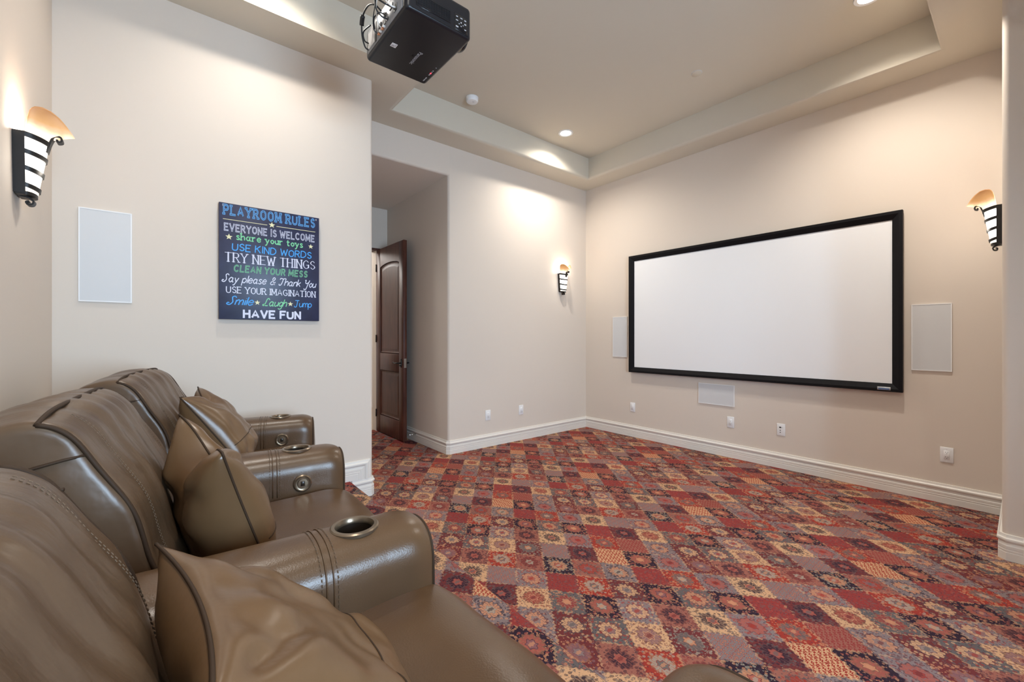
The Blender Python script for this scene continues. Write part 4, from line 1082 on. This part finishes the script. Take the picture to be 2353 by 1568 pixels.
# ------------------------------------------------------------------ throw pillows
def pillow(center, yaw, tilt, roll, half, thick, dent, seed, label, chop=0.0, front=1.0):
    r = empty('throw_pillow'); tag(r, label, 'pillow', 'brown leather throw pillows')
    mw = Matrix.Translation(center) @ Matrix.Rotation(math.radians(yaw), 4, 'Z') @ Matrix.Rotation(math.radians(tilt), 4, 'X') @ Matrix.Rotation(math.radians(roll), 4, 'Y')
    r.matrix_world = mw
    N = 44
    def outline(u, v):
        x = u * half * (1 - 0.11 * (1 - v * v) * abs(u) ** 3); z = v * half * (1 - 0.11 * (1 - u * u) * abs(v) ** 3)
        if chop and v > -0.2:
            z -= chop * math.exp(-((u + 0.05) / 0.42) ** 2) * ((v + 0.2) / 1.2) ** 2
        return x, z
    vs = []; idx = {}
    for s in (1, -1):
        for i in range(N + 1):
            for j in range(N + 1):
                u, v = -1 + 2 * i / N, -1 + 2 * j / N
                edge = i in (0, N) or j in (0, N)
                if edge and s < 0: idx[s, i, j] = idx[1, i, j]; continue
                x, z = outline(u, v)
                t = thick * ((1 - u ** 4) * (1 - v ** 4)) ** 0.5 * (1 - 0.25 * (u * u + v * v) / 2)
                # sag: fuller low down
                t *= (1 - 0.22 * v) * (front if s > 0 else 1.0)
                q = Vector((u * 1.7 + seed, v * 1.7, s * 3.0))
                w_ = 0.024 * noise.noise(q) + 0.006 * noise.noise(q * 2.0)
                # creases that run in from the corners
                cr_ = abs(abs(u) - abs(v)); w_ -= 0.016 * math.exp(-(cr_ / 0.13) ** 2) * min(1, (abs(u) + abs(v))) * (0.6 + 0.4 * noise.noise(q * 3))
                # pinch folds along the edges
                w_ += 0.006 * math.sin(u * 13 + 4 * noise.noise(q)) * max(0, abs(v) - 0.6) + 0.006 * math.sin(v * 13 + seed) * max(0, abs(u) - 0.6)
                if chop: w_ += 0.020 * math.exp(-(u / 0.25) ** 2) * max(0, v) * -1.0
                k_ = min(1.0, 4 * (1 - max(abs(u), abs(v))))
                y = s * max(0.0, t + w_ * k_ * 1.0) if not edge else 0.0
                # bend of the whole cushion
                y += -dent * (u * u) * 0.5
                idx[s, i, j] = len(vs); vs.append((x, y, z))
    fs = []
    for s in (1, -1):
        for i in range(N):
            for j in range(N):
                f = (idx[s, i, j], idx[s, i + 1, j], idx[s, i + 1, j + 1], idx[s, i, j + 1]); fs.append(f if s < 0 else f[::-1])
    me = bpy.data.meshes.new('cover'); me.from_pydata(vs, [], fs); me.update()
    cov = link('cover', me, M['leather_pillow'], r, True)
    rim = [(i, 0) for i in range(N)] + [(N, j) for j in range(N)] + [(N - i, N) for i in range(N)] + [(0, N - j) for j in range(N)]
    tube('edge_seam', [vs[idx[1, i, j]] for i, j in rim], 0.0030, M['welt'], r, 6, True)
    # panel seam across both faces
    for s in (1, -1):
        row = int(N * 0.30); tube('panel_seam', [Vector(vs[idx[s, i, row]]) + Vector((0, s * 0.0005, 0)) for i in range(1, N)], 0.0016, M['welt'], cov, 5)
    return r
pillow((-0.745, 0.178, 0.772), 6, 46, 0, 0.222, 0.122, 0.02, 1.0, 'tan leather pillow closest to the camera, lying back on the nearest seat', front=0.40)
pillow((-1.520, 0.150, 0.806), 8, 19, 6, 0.218, 0.130, 0.02, 4.3, 'brown leather pillow with dented top standing on the middle seat', chop=0.085, front=0.5)
pillow((-2.440, 0.215, 0.850), -11, 34, 0, 0.212, 0.105, 0.02, 8.1, 'crumpled brown leather pillow on the seat nearest the sign wall', chop=0.06, front=0.7)
